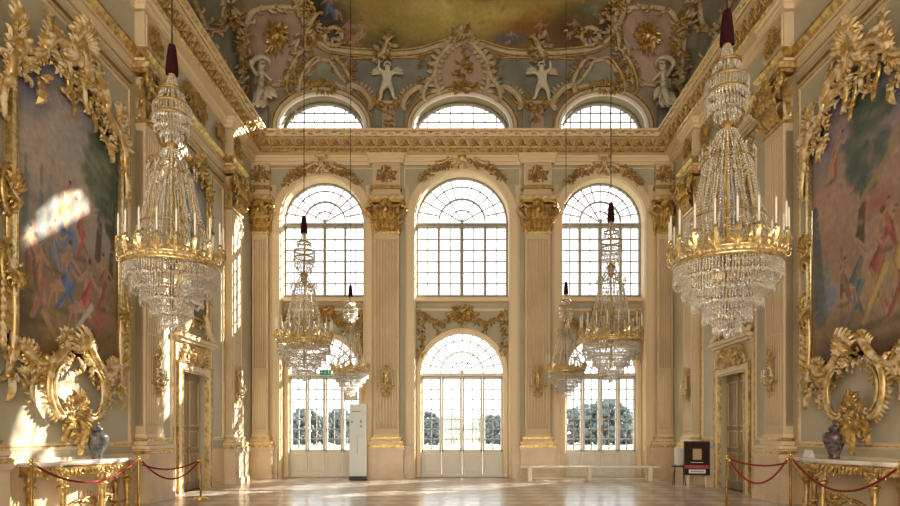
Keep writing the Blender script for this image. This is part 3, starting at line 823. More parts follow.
# ------------------------------------------------------------------ painted canvases with colour attributes
class Paint:
    def __init__(s, w, h, nx, ny):
        s.w, s.h, s.nx, s.ny = w, h, nx, ny
        s.x, s.y = np.meshgrid(np.linspace(0, w, nx), np.linspace(0, h, ny)); s.c = np.zeros((ny, nx, 3)); s.rng = np.random.RandomState(5)
    def fill(s, f): s.c[:] = f
    def mix(s, a, c): s.c = s.c*(1-a[..., None])+np.array(c)*a[..., None]
    def grad(s, stops):
        ys = [q[0]*s.h for q in stops]
        for k in range(3): s.c[..., k] = np.interp(s.y, ys, [q[1][k] for q in stops])
    def blob(s, x, y, rx, ry, c, a=1., soft=.5, rot=0):
        dx, dy = s.x-x, s.y-y; cs, sn = math.cos(rot), math.sin(rot)
        d = np.sqrt(((dx*cs+dy*sn)/rx)**2+((-dx*sn+dy*cs)/ry)**2)
        s.mix(np.clip((1-d)/soft, 0, 1)*a, c)
    def cap(s, x0, y0, x1, y1, r0, r1, c, a=1.):
        dx, dy = x1-x0, y1-y0; t = np.clip(((s.x-x0)*dx+(s.y-y0)*dy)/(dx*dx+dy*dy+1e-9), 0, 1)
        d = np.hypot(s.x-(x0+t*dx), s.y-(y0+t*dy)); r = r0+(r1-r0)*t
        s.mix(np.clip((r-d)/(.25*r)+.2, 0, 1)*a, c)
    def clouds(s, n, y0, y1, c, a, size):
        for k in range(n):
            s.blob(s.rng.uniform(0, s.w), s.rng.uniform(y0, y1), size*s.rng.uniform(.5, 1.5), size*s.rng.uniform(.25, .7), c, a, .95, s.rng.uniform(-.4, .4))
    def tree(s, x, y, h, c1, c2, n=60, wd=.5):
        s.cap(x, y, x+.08*h, y+h*.75, .045*h, .02*h, (.13, .09, .06))
        for k in range(n):
            q = s.rng.random_sample(); yy = y+h*(.35+.65*q); xx = x+.06*h+(s.rng.random_sample()-.5)*h*wd*math.sin(PI*(.1+.85*q))
            s.blob(xx, yy, .09*h, .055*h, c1 if s.rng.rand() < .6 else c2, .75, .7, s.rng.uniform(-.6, .6))
    def fig(s, x, y, h, robe, skin=(.46, .29, .20), lean=0., arm=1, robe2=None, sit=False):
        dk = lambda c, f: tuple(q*f for q in c)
        hip = (x+lean*h*.2, y+h*(.42 if not sit else .28)); sh = (x+lean*h*.5, y+h*(.74 if not sit else .62)); hd = (sh[0]+(lean*.3+arm*.03)*h, sh[1]+.15*h)
        s.blob(x, y-.01*h, .32*h, .07*h, (.10, .07, .05), .6, .8)
        if sit:
            legs = [((.18, .27), (.2, .02)), ((.27, .2), (.34, -.02))]
        else: legs = [((-.05, .22), (-.13, .0)), ((.1, .24), (.13, .03))]
        for (kx, ky), (fx_, fy_) in legs:
            s.cap(hip[0], hip[1], x+arm*kx*h, y+ky*h, .06*h, .045*h, skin); s.cap(x+arm*kx*h, y+ky*h, x+arm*fx_*h, y+fy_*h, .042*h, .022*h, skin); s.cap(x+arm*kx*h-.02*h, y+ky*h, x+arm*fx_*h-.015*h, y+fy_*h, .014*h, .01*h, dk(skin, .5), .6)
            s.cap(x+arm*fx_*h, y+fy_*h, x+arm*(fx_+.06)*h, y+(fy_-.02)*h, .02*h, .014*h, dk(skin, .7))
        s.cap(hip[0], hip[1]+.03*h, sh[0], sh[1], .08*h, .085*h, skin); s.cap(hip[0]-arm*.05*h, hip[1]+.05*h, sh[0]-arm*.06*h, sh[1]-.03*h, .025*h, .03*h, dk(skin, .55), .7)
        r2 = robe2 or robe                      # drapery as a bundle of diagonal folds
        for k in range(9):
            f_ = k/8; c = dk(r2 if k % 3 == 0 else robe, .55+.75*s.rng.rand())
            s.cap(hip[0]+(-.1+.2*f_)*h, hip[1]+(.06-.04*f_)*h, x+arm*(-.12+.3*f_)*h, y+(.12+.1*math.sin(5*f_))*h, .035*h, .022*h, c, .9)
        for k in range(4): s.cap(sh[0]-arm*(.10-.02*k)*h, sh[1]+(.02-.03*k)*h, hip[0]+arm*(.09-.02*k)*h, hip[1]+(.08-.03*k)*h, .022*h, .026*h, dk(r2, .6+.2*k), .9)
        for a_ in (arm, -arm*.8):
            e = (sh[0]+a_*.2*h, sh[1]-.09*h); w_ = (e[0]+a_*.13*h, e[1]+(.12 if a_*arm > 0 else -.08)*h)
            s.cap(sh[0]+a_*.07*h, sh[1], e[0], e[1], .034*h, .026*h, skin); s.cap(e[0], e[1], w_[0], w_[1], .026*h, .016*h, skin); s.cap(e[0], e[1]-.018*h, w_[0], w_[1]-.01*h, .009*h, .006*h, dk(skin, .5), .6)
        s.cap(sh[0], sh[1], hd[0], hd[1], .028*h, .026*h, dk(skin, .8)); s.blob(hd[0], hd[1], .046*h, .06*h, skin, 1, .35); s.blob(hd[0]-arm*.02*h, hd[1]+.025*h, .05*h, .042*h, (.13, .08, .045), 1, .4)
    def dabs(s, n, size, jit=.3):
        for k in range(n):
            i, j = s.rng.randint(s.nx), s.rng.randint(s.ny); c = s.c[j, i]*(1+jit*(s.rng.rand()*2-1))*(1+.12*(s.rng.rand(3)*2-1))
            s.blob(s.x[j, i]+s.rng.normal()*size*.5, s.y[j, i]+s.rng.normal()*size*.5, size*s.rng.uniform(.5, 1.6), size*s.rng.uniform(.2, .5), c, .55, .7, s.rng.uniform(-1.2, 1.2))
    def build(s, name, parent, T, inside=None, back=None):
        nx, ny = s.nx, s.ny; vs = [T(float(s.x[j, i]), float(s.y[j, i])) for j in range(ny) for i in range(nx)]
        fs = []
        for j in range(ny-1):
            for i in range(nx-1):
                if inside is None or inside(float(s.x[j, i]+s.x[j+1, i+1])/2, float(s.y[j, i]+s.y[j+1, i+1])/2): fs.append((j*nx+i, j*nx+i+1, (j+1)*nx+i+1, (j+1)*nx+i))
        me = bpy.data.meshes.new(name); me.from_pydata(vs, [], fs); me.materials.append(M['paint'])
        at = me.color_attributes.new('Col', 'FLOAT_COLOR', 'POINT')
        d = np.ones((nx*ny, 4), dtype=np.float32); d[:, :3] = np.clip(s.c, 0, 1).reshape(-1, 3); at.data.foreach_set('color', d.ravel()); me.update()
        o = bpy.data.objects.new(name, me); col.objects.link(o)
        if parent: o.parent = parent
        return o

def ptop(u, hw):     # top outline of the big canvases
    q = abs(u)/hw
    return 7.55+.75*math.sqrt(max(0, 1-min(1, q/.72)**2)) if q < .72 else 7.55
def pbot(u, hw):
    q = abs(u)/hw
    return 2.75+.35*max(0, 1-(q/.3)**2) if q < .3 else 2.75+.2*((q-.3)/.7)**2
def big_canvas(sd, t):
    hw = 1.6; p = Paint(2*hw, 6.0, 130, 232)        # y=0 at v=2.5
    if sd < 0:
        p.grad([(0, (.20, .13, .07)), (.16, (.33, .23, .12)), (.34, (.30, .22, .14)), (.45, (.36, .30, .28)), (.62, (.42, .35, .30)), (.8, (.33, .33, .36)), (1, (.16, .20, .30))])
        p.clouds(16, 3.2, 5.4, (.52, .42, .34), .45, .8); p.clouds(9, 4.4, 6, (.14, .19, .33), .5, .6); p.blob(.35, 5.1, .9, .9, (.06, .10, .28), .9, .9)
        p.blob(2.4, .9, 1.2, .5, (.14, .09, .05), .7, .8); p.blob(.3, 1.0, .8, .6, (.10, .08, .06), .8, .8); p.blob(1.4, .9, .9, .35, (.42, .32, .17), .7, .8)
        p.tree(2.45, 2.5, 2.6, (.11, .15, .10), (.19, .21, .13), 90, .45); p.tree(2.9, 2.2, 2.1, (.07, .10, .07), (.13, .15, .10), 50, .35)
        for q in (.35, .75): p.cap(q, 1.8, q, 3.6, .13, .03, (.16, .22, .24), .8)
        p.cap(.95, 2.6, 1.0, 3.5, .09, .05, (.23, .27, .28), .7)
        p.blob(1.6, 2.0, 1.1, .7, (.22, .15, .12), .6, .8)
        p.blob(1.45, 2.6, .4, .35, (.14, .22, .44), .9, .6)
        p.dabs(420, .16, .3)
        p.fig(.75, .95, 1.55, (.42, .22, .14), lean=-.1, arm=-1); p.fig(1.45, 1.25, 1.6, (.13, .20, .42), lean=.1, arm=-1, sit=True)
        p.fig(2.05, .95, 1.75, (.62, .58, .52), robe2=(.50, .10, .10), lean=.1, arm=-1, sit=True); p.blob(2.5, 1.3, .25, .5, (.42, .13, .12), .8, .7)
        p.fig(1.3, 2.7, 1.0, (.55, .42, .22), lean=.3, arm=1); p.fig(1.95, 2.3, 1.2, (.42, .14, .12), lean=-.2, arm=-1)
        p.cap(.8, 1.1, 1.3, .55, .07, .05, (.50, .32, .17), .9); p.fig(.45, 1.4, 1.2, (.30, .18, .12), arm=1); p.fig(2.65, 1.5, 1.2, (.36, .13, .12), arm=-1); p.fig(1.1, 1.9, 1.1, (.24, .26, .36), arm=1, sit=True)
    else:
        p.grad([(0, (.14, .09, .06)), (.18, (.36, .27, .17)), (.30, (.40, .30, .19)), (.42, (.37, .25, .19)), (.62, (.42, .27, .22)), (.8, (.24, .24, .30)), (1, (.16, .20, .30))])
        p.clouds(14, 3.0, 5.2, (.50, .33, .25), .45, .7); p.clouds(8, 4.6, 6, (.14, .19, .32), .55, .6); p.blob(.55, 4.9, .5, .6, (.17, .22, .35), .7, .8)
        p.cap(.35, 1.4, .15, 3.6, .25, .1, (.12, .17, .19), .9); p.cap(.6, 1.5, .55, 2.6, .16, .04, (.20, .25, .28), .7); p.blob(.75, 1.75, .22, .35, (.25, .28, .42), .9, .6)
        p.tree(1.6, 2.4, 3.0, (.09, .13, .11), (.17, .19, .14), 90, .42)
        p.cap(1.1, 2.9, 3.1, 4.3, .07, .07, (.34, .26, .16), .9); p.cap(1.05, 2.6, 1.05, .9, .05, .05, (.22, .15, .1), .6)
        p.dabs(420, .16, .3)
        p.fig(.72, 4.0, .9, (.55, .25, .12), lean=.5, arm=1)
        p.fig(1.5, .95, 1.9, (.15, .18, .20), lean=.05, arm=-1); p.fig(2.1, 1.0, 2.1, (.42, .30, .13), lean=.1, arm=-1, robe2=(.34, .12, .09)); p.fig(2.75, 1.0, 2.0, (.34, .14, .10), lean=-.1, arm=-1, robe2=(.5, .35, .15))
        p.fig(1.15, 1.5, 1.1, (.24, .16, .11), arm=1, sit=True); p.fig(2.4, 2.2, 1.1, (.40, .13, .10), arm=1, sit=True); p.fig(3.0, 1.9, 1.2, (.3, .25, .2), arm=-1); p.blob(2.1, 3.1, .5, .25, (.36, .12, .10), .7, .8); p.blob(1.4, 2.3, .4, .3, (.22, .15, .11), .5, .8)
        p.blob(1.1, 1.15, 1.2, .3, (.22, .15, .10), .8, .8); p.blob(2.7, .4, .9, .5, (.08, .05, .04), .8, .7); p.blob(.6, .6, .5, .5, (.15, .10, .08), .8, .7)
    p.dabs(260, .045, .4)
    p.c = p.c*.95
    T = lambda x, y: (x-hw, -.07, y+2.5)
    return p.build('canvas', t, T, lambda x, y: pbot(x-hw, hw) < y+2.5 < ptop(x-hw, hw))

def big_frame(sd):
    nm = 'left' if sd < 0 else 'right'
    lab = 'large wall painting of figures under a tree in gilded rocaille frame, left wall' if sd < 0 else 'large wall painting of robed figures beside a beam in gilded rocaille frame, right wall'
    t = thing('framed_painting', lab, 'painting', side_loc(sd, 11.75), side_rz(sd), 'pair of large wall paintings')
    hw = 1.6
    big_canvas(sd, t)
    b = MB(WT); b.plate([(-hw-.02, 2.95), (hw+.02, 2.95), (hw+.02, 7.55)]+[(hw-2*hw*k/12, ptop(hw-2*hw*k/12, hw)) for k in range(1, 12)]+[(-hw-.02, 7.55)], 0, .06); b.build('backing', 'board', t)
    fr = [(-hw-.02, 3.3), (-hw-.02, 7.3)]
    for s_ in (-1, 1):
        b = MB(WT)
        b.bar([(s_*(hw+.03), 3.15), (s_*(hw+.03), 7.35)], .13, .13, .02); b.tube([(s_*(hw-.06), 3.1, .12), (s_*(hw-.06), 7.4, .12)], .03, 6, up=(1,0,0)); b.tube([(s_*(hw+.1), 3.1, .08), (s_*(hw+.1), 7.4, .08)], .025, 6, up=(1,0,0))
        b.build('frame_side', 'gold2', t)
    rr = random.Random(60+sd)
    # ornament clasps on the straight sides
    for s_ in (-1, 1):
        for v in (5.35, 4.15):
            b = MB(WT)
            b.scroll((s_*(hw+.14), v-.38), (s_*(hw+.14), v+.38), s_*1, .055, .08, fringe=6, flen=.16); b.fan(s_*(hw+.05), v, PI/2 if v > 5 else -PI/2, .34, 1.9, 7, .14); b.fan(s_*(hw+.05), v-.02, -PI/2, .26, 1.6, 6, .14)
            b.clump(s_*(hw+.05), v, .12, .28, 27, 0.101, .1, 0, rr); b.build('clasp', 'gold', t)
        # wings low on the sides
        b = MB(WT)
        for k in range(11):
            v = 2.75+.14*k; b.leaf(s_*(hw+.12), v, (PI/2-s_*1.05), .34-.012*k, .13, .06, .3, s_*.7)
        b.scroll((s_*(hw+.12), 2.5), (s_*(hw+.1), 4.3), -s_, .07, .06, arc=40, turn=260); b.scroll((s_*(hw-.02), 2.9), (s_*(hw-.55), 2.55), s_, .08, .06, arc=120, fringe=11, flen=.22)
        b.clump(s_*(hw-.05), 2.62, .22, .22, 30, 0.144, .06, 0, rr); b.leaf(s_*(hw), 2.5, -PI/2, .5, .2, .06, .2, s_*.5)
        b.build('lower_wing', 'parcel', t)
        b = MB(WT)   # shoulder at the top
        b.scroll((s_*(hw+.1), 7.1), (s_*(hw-.35), 7.85), s_, .09, .08, arc=100, fringe=14, flen=.2)
        b.scroll((s_*(hw+.22), 6.5), (s_*(hw+.18), 7.4), s_, .07, .07, S=True, fringe=11, flen=.2)
        b.scroll((s_*(hw-.2), 7.75), (s_*(.62), 8.15), -s_, .08, .1, S=True, fringe=11, flen=.18)
        b.clump(s_*(hw-.1), 7.62, .32, .28, 57, 0.173, .08, 0, rr)
        b.fan(s_*(hw-.12), 7.95, PI/2-s_*.3, .42, 1.6, 7, .1)
        b.clump(s_*(hw-.55), 7.55, .2, .3, 27, 0.144, .08, 0, rr)
        b.leaf(s_*(hw-.62), 7.5, -PI/2, .55, .2, .08, .3, s_*.5)
        b.build('shoulder_scrollwork', 'parcel', t)
        b = MB(WT)
        b.scroll((s_*.95, 8.0), (s_*.28, 8.42), s_, .1, .12, arc=130, fringe=14, flen=.19); b.scroll((s_*.62, 8.25), (s_*.7, 8.75), s_, .06, .1, fringe=5, flen=.2)
        b.clump(s_*.6, 8.15, .3, .2, 37, 0.158, .1, 0, rr); b.scroll((s_*.34, 7.62), (s_*.3, 8.2), -s_, .06, .12, fringe=5, flen=.18)
        b.build('top_scroll', 'parcel', t)
    b = MB(WT)   # crest
    b.scroll((-.34, 8.25), (-.1, 8.85), 1, .1, .14, fringe=12, flen=.18); b.scroll((.34, 8.25), (.1, 8.85), -1, .1, .14, fringe=12, flen=.18)
    b.fan(0, 8.62, PI/2, .5, 2.5, 11, .2, lift=.5); b.fan(0, 8.35, PI/2, .5, 2.9, 11, .16); b.ball((0, 8.42, .2), .14, 0, 10, 7, 1, 1.3, .7)
    b.clump(0, 8.15, .4, .14, 37, 0.144, .12, 0, rr)
    b.build('crest', 'parcel', t)
    for u, v, L in ((-.12, 8.1, .75), (.55, 7.95, .5)):
        b = MB(WT); b.scroll((u-.12, v-.05), (u+.02, v-L*.7), 1, .05, .12); b.scroll((u+.14, v-.05), (u+.02, v-L*.7), -1, .05, .12); b.leaf(u+.02, v-L*.65, -PI/2, .3, .14, .14, .2); b.clump(u, v-.2, .1, .2, 17, 0.101, .14, 0, rr)
        b.build('pendant_leaf', 'gold', t)
    # lower cartouche: shell hood, open loop and drops
    b = MB(WT)
    for s_ in (-1, 1):
        b.scroll((s_*.08, 3.3), (s_*.8, 2.78), -s_, .085, .14, arc=80, S=True, fringe=14, flen=.19)
        b.scroll((s_*.62, 2.78), (s_*.55, 1.82), -s_, .075, .12, arc=160, turn=220, fringe=16, flen=.19)
        b.scroll((s_*.56, 2.7), (s_*.5, 1.9), -s_, .032, .2, arc=155, turn=160)
        b.scroll((s_*.85, 2.75), (s_*1.35, 2.85), s_, .07, .1, arc=110, fringe=12, flen=.18)
        b.scroll((s_*1.0, 2.5), (s_*1.15, 2.1), -s_, .045, .08, arc=150, fringe=5, flen=.2)
        b.scroll((s_*.5, 1.85), (s_*.12, 1.52), s_, .05, .1, fringe=5, flen=.2)
    b.build('loop_scrollwork', 'parcel', t)
    b = MB(WT)
    b.fan(-.05, 3.0, PI/2+.25, .46, 2.3, 11, .2, lift=.5); b.clump(0, 3.0, .35, .3, 51, 0.144, .14, 0, rr); b.clump(-.35, 3.15, .2, .2, 23, 0.144, .14, 0, rr)
    b.build('shell_hood', 'parcel', t)
    for s_ in (-1, 1): b = MB(WT); b.clump(s_*.85, 2.62, .35, .2, 44, 0.144, .08, 0, rr); b.build('side_foliage', 'gold', t)
    b = MB(WT)
    b.clump(0, 1.95, .28, .28, 74, 0.137, .14, 0, rr); b.fan(0, 1.85, -PI/2, .5, 2.4, 9, .14); b.fan(0, 2.0, PI/2, .3, 1.6, 7, .2)
    for u, L in ((-.3, .4), (.02, .62), (.32, .45)): b.leaf(u, 1.75, -PI/2+u*.5, L, .2, .12, .2, u); b.clump(u, 1.6, .08, .15, 10, 0.101, .12, 0, rr)
    b.build('flower_drop', 'gold', t)
    return t
for sd in (-1, 1): big_frame(sd)

# ------------------------------------------------------------------ doorways in the side walls
for sd in (-1, 1):
    nm = 'left' if sd < 0 else 'right'; s = -sd; yc = (DY0+DY1)/2; h = (DY1-DY0)/2
    d = st(thing0('door_%d' % (4 if sd < 0 else 5), side_loc(sd, yc), side_rz(sd)))
    b = MB(WT)
    b.box(-h, h, 0, DZ, -.22, -.16)
    for v0, v1 in ((.25, 1.0), (1.15, 1.6), (1.75, 2.95)):
        for u0, u1 in ((-h+.14, -.1), (.1, h-.14)): b.box(u0, u1, v0, v1, -.16, -.14)
    b.box(-.012, .012, 0, DZ, -.16, -.13)
    b.build('door_leaf', 'door', d)
    b = MB(WT)
    for v0, v1 in ((.25, 1.0), (1.15, 1.6), (1.75, 2.95)):
        for u0, u1 in ((-h+.14, -.1), (.1, h-.14)): b.bar([(u0, v0), (u1, v0), (u1, v1), (u0, v1)], .045, .03, -.15, closed=True)
    b.build('panel_moulding', 'door_line', d)
    b = MB(WT); b.tube([(.06, 1.15, -.15), (.06, 1.15, -.08), (.17, 1.15, -.08)], .014, 6); b.build('door_handle', 'brass', d)
    b = MB(WT)
    b.bar([(-h-.12, 0), (-h-.12, DZ+.12), (h+.12, DZ+.12), (h+.12, 0)], .24, .09); b.bar([(-h-.34, 0), (-h-.34, 4.0), (h+.34, 4.0), (h+.34, 0)], .1, .05)
    b.box(-h-.45, h+.45, 4.0, 4.1, 0, .22); b.box(-h-.38, h+.38, 3.92, 4.0, 0, .14); b.box(-h-.28, h+.28, 3.3, 3.92, 0, .03)
    b.build('door_casing', 'cream2', d)
    b = MB(WT); b.bar([(-h-.01, 0), (-h-.01, DZ), (h+.01, DZ), (h+.01, 0)], .04, .11); b.bar([(-h-.24, 0), (-h-.24, DZ+.24), (h+.24, DZ+.24), (h+.24, 0)], .035, .1)
    b.bar([(-h-.45, 4.1), (h+.45, 4.1)], .03, .24)
    b.build('gilt_lines', 'gold', d)
    rr = random.Random(80+sd)
    t = thing('overdoor_relief', 'gilded overdoor relief of scrolls and leaves above the %s doorway' % nm, 'relief', side_loc(sd, yc), side_rz(sd), 'overdoor reliefs')
    b = MB(WT)
    for s_ in (-1, 1):
        b.scroll((s_*.08, 3.5), (s_*.62, 3.78), -s_, .06, .05, S=True, fringe=7, flen=.16); b.scroll((s_*.85, 3.4), (s_*.5, 3.75), s_, .05, .05, fringe=6, flen=.14)
        b.clump(s_*.45, 3.6, .3, .2, 24, .15, .05, 0, rr)
    b.fan(0, 3.5, PI/2, .34, 2.8, 9, .08); b.clump(0, 3.55, .15, .18, 12, .14, .08, 0, rr)
    b.build('scrollwork', 'parcel', t)
    b = MB(WT)     # scrolled crest standing on the cornice of the casing
    for s_ in (-1, 1): b.scroll((s_*1.1, 4.16), (s_*.55, 4.72), -s_, .1, .06, arc=100, fringe=6, flen=.18)
    b.build('scrolled_pediment', 'cream2', t)
    # overdoor painting
    t = thing('overdoor_painting', 'tall grey-blue overdoor painting in slim gilded frame above the %s doorway' % nm, 'painting', side_loc(sd, yc), side_rz(sd), 'pair of overdoor paintings')
    pw = .82
    p = Paint(2*pw, 4.0, 44, 100)
    p.grad([(0, (.16, .15, .12)), (.3, (.26, .26, .23)), (.6, (.33, .35, .36)), (1, (.25, .29, .34))]); p.clouds(14, 1.2, 4, (.42, .40, .36), .4, .5); p.rng = np.random.RandomState(9)
    p.tree(.5, 1.0, 2.2, (.13, .16, .13), (.2, .22, .17), 50); p.fig(1.05, .7, 1.2, (.40, .24, .18), arm=-1); p.fig(.6, .6, 1.1, (.2, .26, .34), arm=1, sit=True); p.blob(.8, .3, 1.2, .35, (.2, .16, .1), .7, .6)
    p.dabs(160, .14)
    def pt(x): return 8.25+.35*math.sqrt(max(0, 1-((x)/pw)**2))
    p.build('canvas', t, lambda x, y: (x-pw, -.05, 4.7+y*.97), lambda x, y: 4.7+y*.97 < pt(x-pw))
    b = MB(WT); b.box(-pw, pw, 4.7, 8.25, 0, .045); b.build('backing', 'board', t)
    b = MB(WT)
    b.bar([(-pw-.02, 4.66), (pw+.02, 4.66), (pw+.02, 8.2)]+[(x, pt(x)) for x in (pw*.9, pw*.6, pw*.3, 0, -pw*.3, -pw*.6, -pw*.9)]+[(-pw-.02, 8.2)], .09, .1, closed=True)
    b.build('frame', 'gold', t)
    b = MB(WT)
    for s_ in (-1, 1):
        b.scroll((s_*.8, 8.2), (s_*.2, 8.7), s_, .07, .08, fringe=8, flen=.22); b.scroll((s_*.98, 7.3), (s_*.95, 8.2), s_, .06, .06, S=True, fringe=8, flen=.18); b.clump(s_*.7, 8.35, .22, .16, 18, .18, .08, 0, rr)
        for k in range(9): b.clump(s_*(pw+.08), 4.9+.36*k, .08, .12, 4, .15, .05, 0, rr)
        b.scroll((s_*.8, 4.6), (s_*.25, 4.45), s_, .06, .06, fringe=6, flen=.16)
    b.fan(0, 8.62, PI/2, .5, 2.4, 9, .12, lift=.4); b.clump(0, 8.55, .3, .16, 22, .2, .1, 0, rr); b.scroll((-.2, 8.5), (0, 9.0), 1, .07, .12); b.scroll((.2, 8.5), (0, 9.0), -1, .07, .12)
    b.build('rocaille_crest', 'gold', t)
    # thin panel mouldings on the walls
    b = MB(WT); g = MB(WT)
    for y0, y1 in ((15.28, 15.98), (18.55, 19.45)):
        a, c = sorted((s*y0, s*y1)); b.bar([(a, 1.4), (c, 1.4), (c, 9.0), (a, 9.0)], .12, .04, closed=True); g.bar([(a, 1.4), (c, 1.4), (c, 9.0), (a, 9.0)], .03, .055, closed=True)
    a, c = sorted((s*9.8, s*13.95)); g.bar([(a, 1.3), (c, 1.3), (c, 9.05), (a, 9.05)], .035, .03, closed=True); b.bar([(a, 1.3), (c, 1.3), (c, 9.05), (a, 9.05)], .14, .022, closed=True)
    st(b.build('trim_%d' % (71+sd), 'cream2', None, side_loc(sd, 0), side_rz(sd))); st(g.build('trim_%d' % (74+sd), 'gold', None, side_loc(sd, 0), side_rz(sd)))
    # dado
    b = MB(WT)
    ys = [YF, PIL_SIDE[3][0]-.6, PIL_SIDE[3][0]+.6, 8.5, 9.7, 14.05, 15.25, DY0-.42, DY1+.42, 19.5, 20.7, YB]
    for y0, y1 in zip(ys[::2], ys[1::2]):
        a, c = sorted((s*y0, s*y1)); b.box(a, c, 0, .2, 0, .06); b.box(a, c, 1.02, 1.1, 0, .06); b.box(a, c, .2, 1.02, 0, .03)
    st(b.build('baseboard_' + nm, 'cream2', None, side_loc(sd, 0), side_rz(sd)))
    # reliefs in the frieze
    for j, (yy, L) in enumerate(((11.8, 1.6), (17.3, 1.3), (19.05, .4))):
        b = MB(WT)
        for s_ in (-1, 1):
            b.scroll((s_*.05, 10.35), (s_*L*.4, 10.55), -s_, .045, .02, S=True, fringe=6, flen=.18); b.clump(s_*L*.3, 10.45, L*.28, .22, int(50*L), .13, .02, 0, rr)
        b.fan(0, 10.35, PI/2, .36, 2.6, 9, .05)
        o = b.build('frieze_relief', 'oldgold', None, side_loc(sd, yy), side_rz(sd))
        tag(o, 'leafy gilt frieze relief high on the %s wall above the %s' % (nm, ['large painting', 'doorway', 'narrow strip past the doorway'][j]), 'relief', 'gilt frieze reliefs')

# ------------------------------------------------------------------ wall sconces
def sconce_proto(loc, rz, label):
    t = thing('wall_sconce', label, 'sconce', loc, rz, 'gilded wall sconces'); rr = random.Random(5)
    b = MB(WT)
    b.scroll((-.12, -.2), (-.06, .5), 1, .04, .02, fringe=6, flen=.12); b.scroll((.12, -.2), (.06, .5), -1, .04, .02, fringe=6, flen=.12)
    b.fan(0, .45, PI/2, .34, 1.4, 7, .04); b.clump(0, .1, .12, .4, 30, .13, .03, 0, rr); b.fan(0, -.25, -PI/2, .3, 1.6, 7, .04)
    b.build('backplate', 'gold2', t)
    for u in (-.26, 0, .26):
        b = MB(WT); w1 = .26 if u == 0 else .2
        b.tube(spl([(0, -.05, .03), (u*.5, -.24, .14), (u, -.2, w1), (u, -.04, w1)], 5), .018, 6)
        b.leaf(u, -.04, PI/2, .1, .14, w1-.03, .1); b.leaf(u, -.1, 0, .13, .07, w1, .2, .6); b.leaf(u, -.1, PI, .13, .07, w1, .2, -.6)
        T0 = WT(u, -.03, w1); a = b.build('candle_arm', 'gold2', t)
        q = MB(); q.lathe([(.0, 0), (.06, .01), (.05, .03), (.016, .035), (.016, .2), (0, .21)], 8, T0); q.build('candle', 'candle', a)
    return t
sc = sconce_proto((-2.62, YB-PD, 3.25), 0, 'gilded wall sconce on the pilaster left of the middle window'); sc.scale = (.85, .85, .85)
def cs(loc, rz, label):
    c = copy_tree(sc); c.scale = (.85, .85, .85); c.location = loc; c.rotation_euler[2] = rz; c['label'] = label
cs((2.6, YB-PD, 3.25), 0, 'gilded wall sconce on the pilaster right of the middle window')
for sd, nm in ((-1, 'left'), (1, 'right')):
    cs(side_loc(sd, 14.65, 2.85, PD), side_rz(sd), 'gilded sconce on the fluted pilaster between %s painting and doorway' % nm)
    cs(side_loc(sd, 20.1, 2.95, PD), side_rz(sd), 'gilded sconce on the panelled pilaster past the %s doorway' % nm)
# ------------------------------------------------------------------ lunette casings and attic piers
for i, (c, hw) in enumerate(BAYS):
    m = MB(WT)
    def oa(e): return [(-hw-e, 11.9)]+[(-x, z) for x, z in arc_pts(0, 12.2, hw+e, 1.12+e, 0, PI, 28)]+[(hw+e, 11.9)]
    m.bar(oa(.06), .14, .07, 0, 0); m.bar(oa(.2), .16, .10, 0, 1); m.bar(oa(.3), .06, .13, 0, 2)
    st(m.build('trim_%d' % (80+i), ['winwhite', 'vault_cream', 'oldgold'], None, (c, YB, 0)))
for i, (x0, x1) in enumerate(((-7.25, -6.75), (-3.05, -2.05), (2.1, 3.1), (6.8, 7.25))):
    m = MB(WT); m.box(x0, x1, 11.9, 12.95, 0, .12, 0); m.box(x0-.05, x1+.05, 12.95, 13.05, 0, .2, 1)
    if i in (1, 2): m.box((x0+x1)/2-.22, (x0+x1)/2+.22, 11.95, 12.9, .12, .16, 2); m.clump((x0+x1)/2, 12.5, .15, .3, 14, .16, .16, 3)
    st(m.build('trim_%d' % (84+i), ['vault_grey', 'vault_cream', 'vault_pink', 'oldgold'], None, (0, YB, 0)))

# ------------------------------------------------------------------ vault decoration
mx_ = lambda pts, s: [U(x if s > 0 else 924-x, y) for x, y in pts]      # right-hand twin mirrored about the axis
def rim(b, path, r, mi=0, closed=False, w=.05):
    P_ = spl(path, 5, closed); b.tube([(x, y, w+r*.3) for x, y in P_], r, 6, mi, closed=closed, up=(0, 0, 1)); return P_
def leafy(b, P_, step, L, side, mi=0, w=.08, jit=.4, rng=random):
    acc = 0
    for i in range(1, len(P_)):
        d = math.hypot(P_[i][0]-P_[i-1][0], P_[i][1]-P_[i-1][1]); acc += d
        if acc > step:
            acc = 0; a = math.atan2(P_[i][1]-P_[i-1][1], P_[i][0]-P_[i-1][0])+side*R(62)+rng.uniform(-jit, jit)
            b.leaf(P_[i][0], P_[i][1], a, L*rng.uniform(.8, 1.3), L*.5, w, .4, -side*.7, mi, 4)

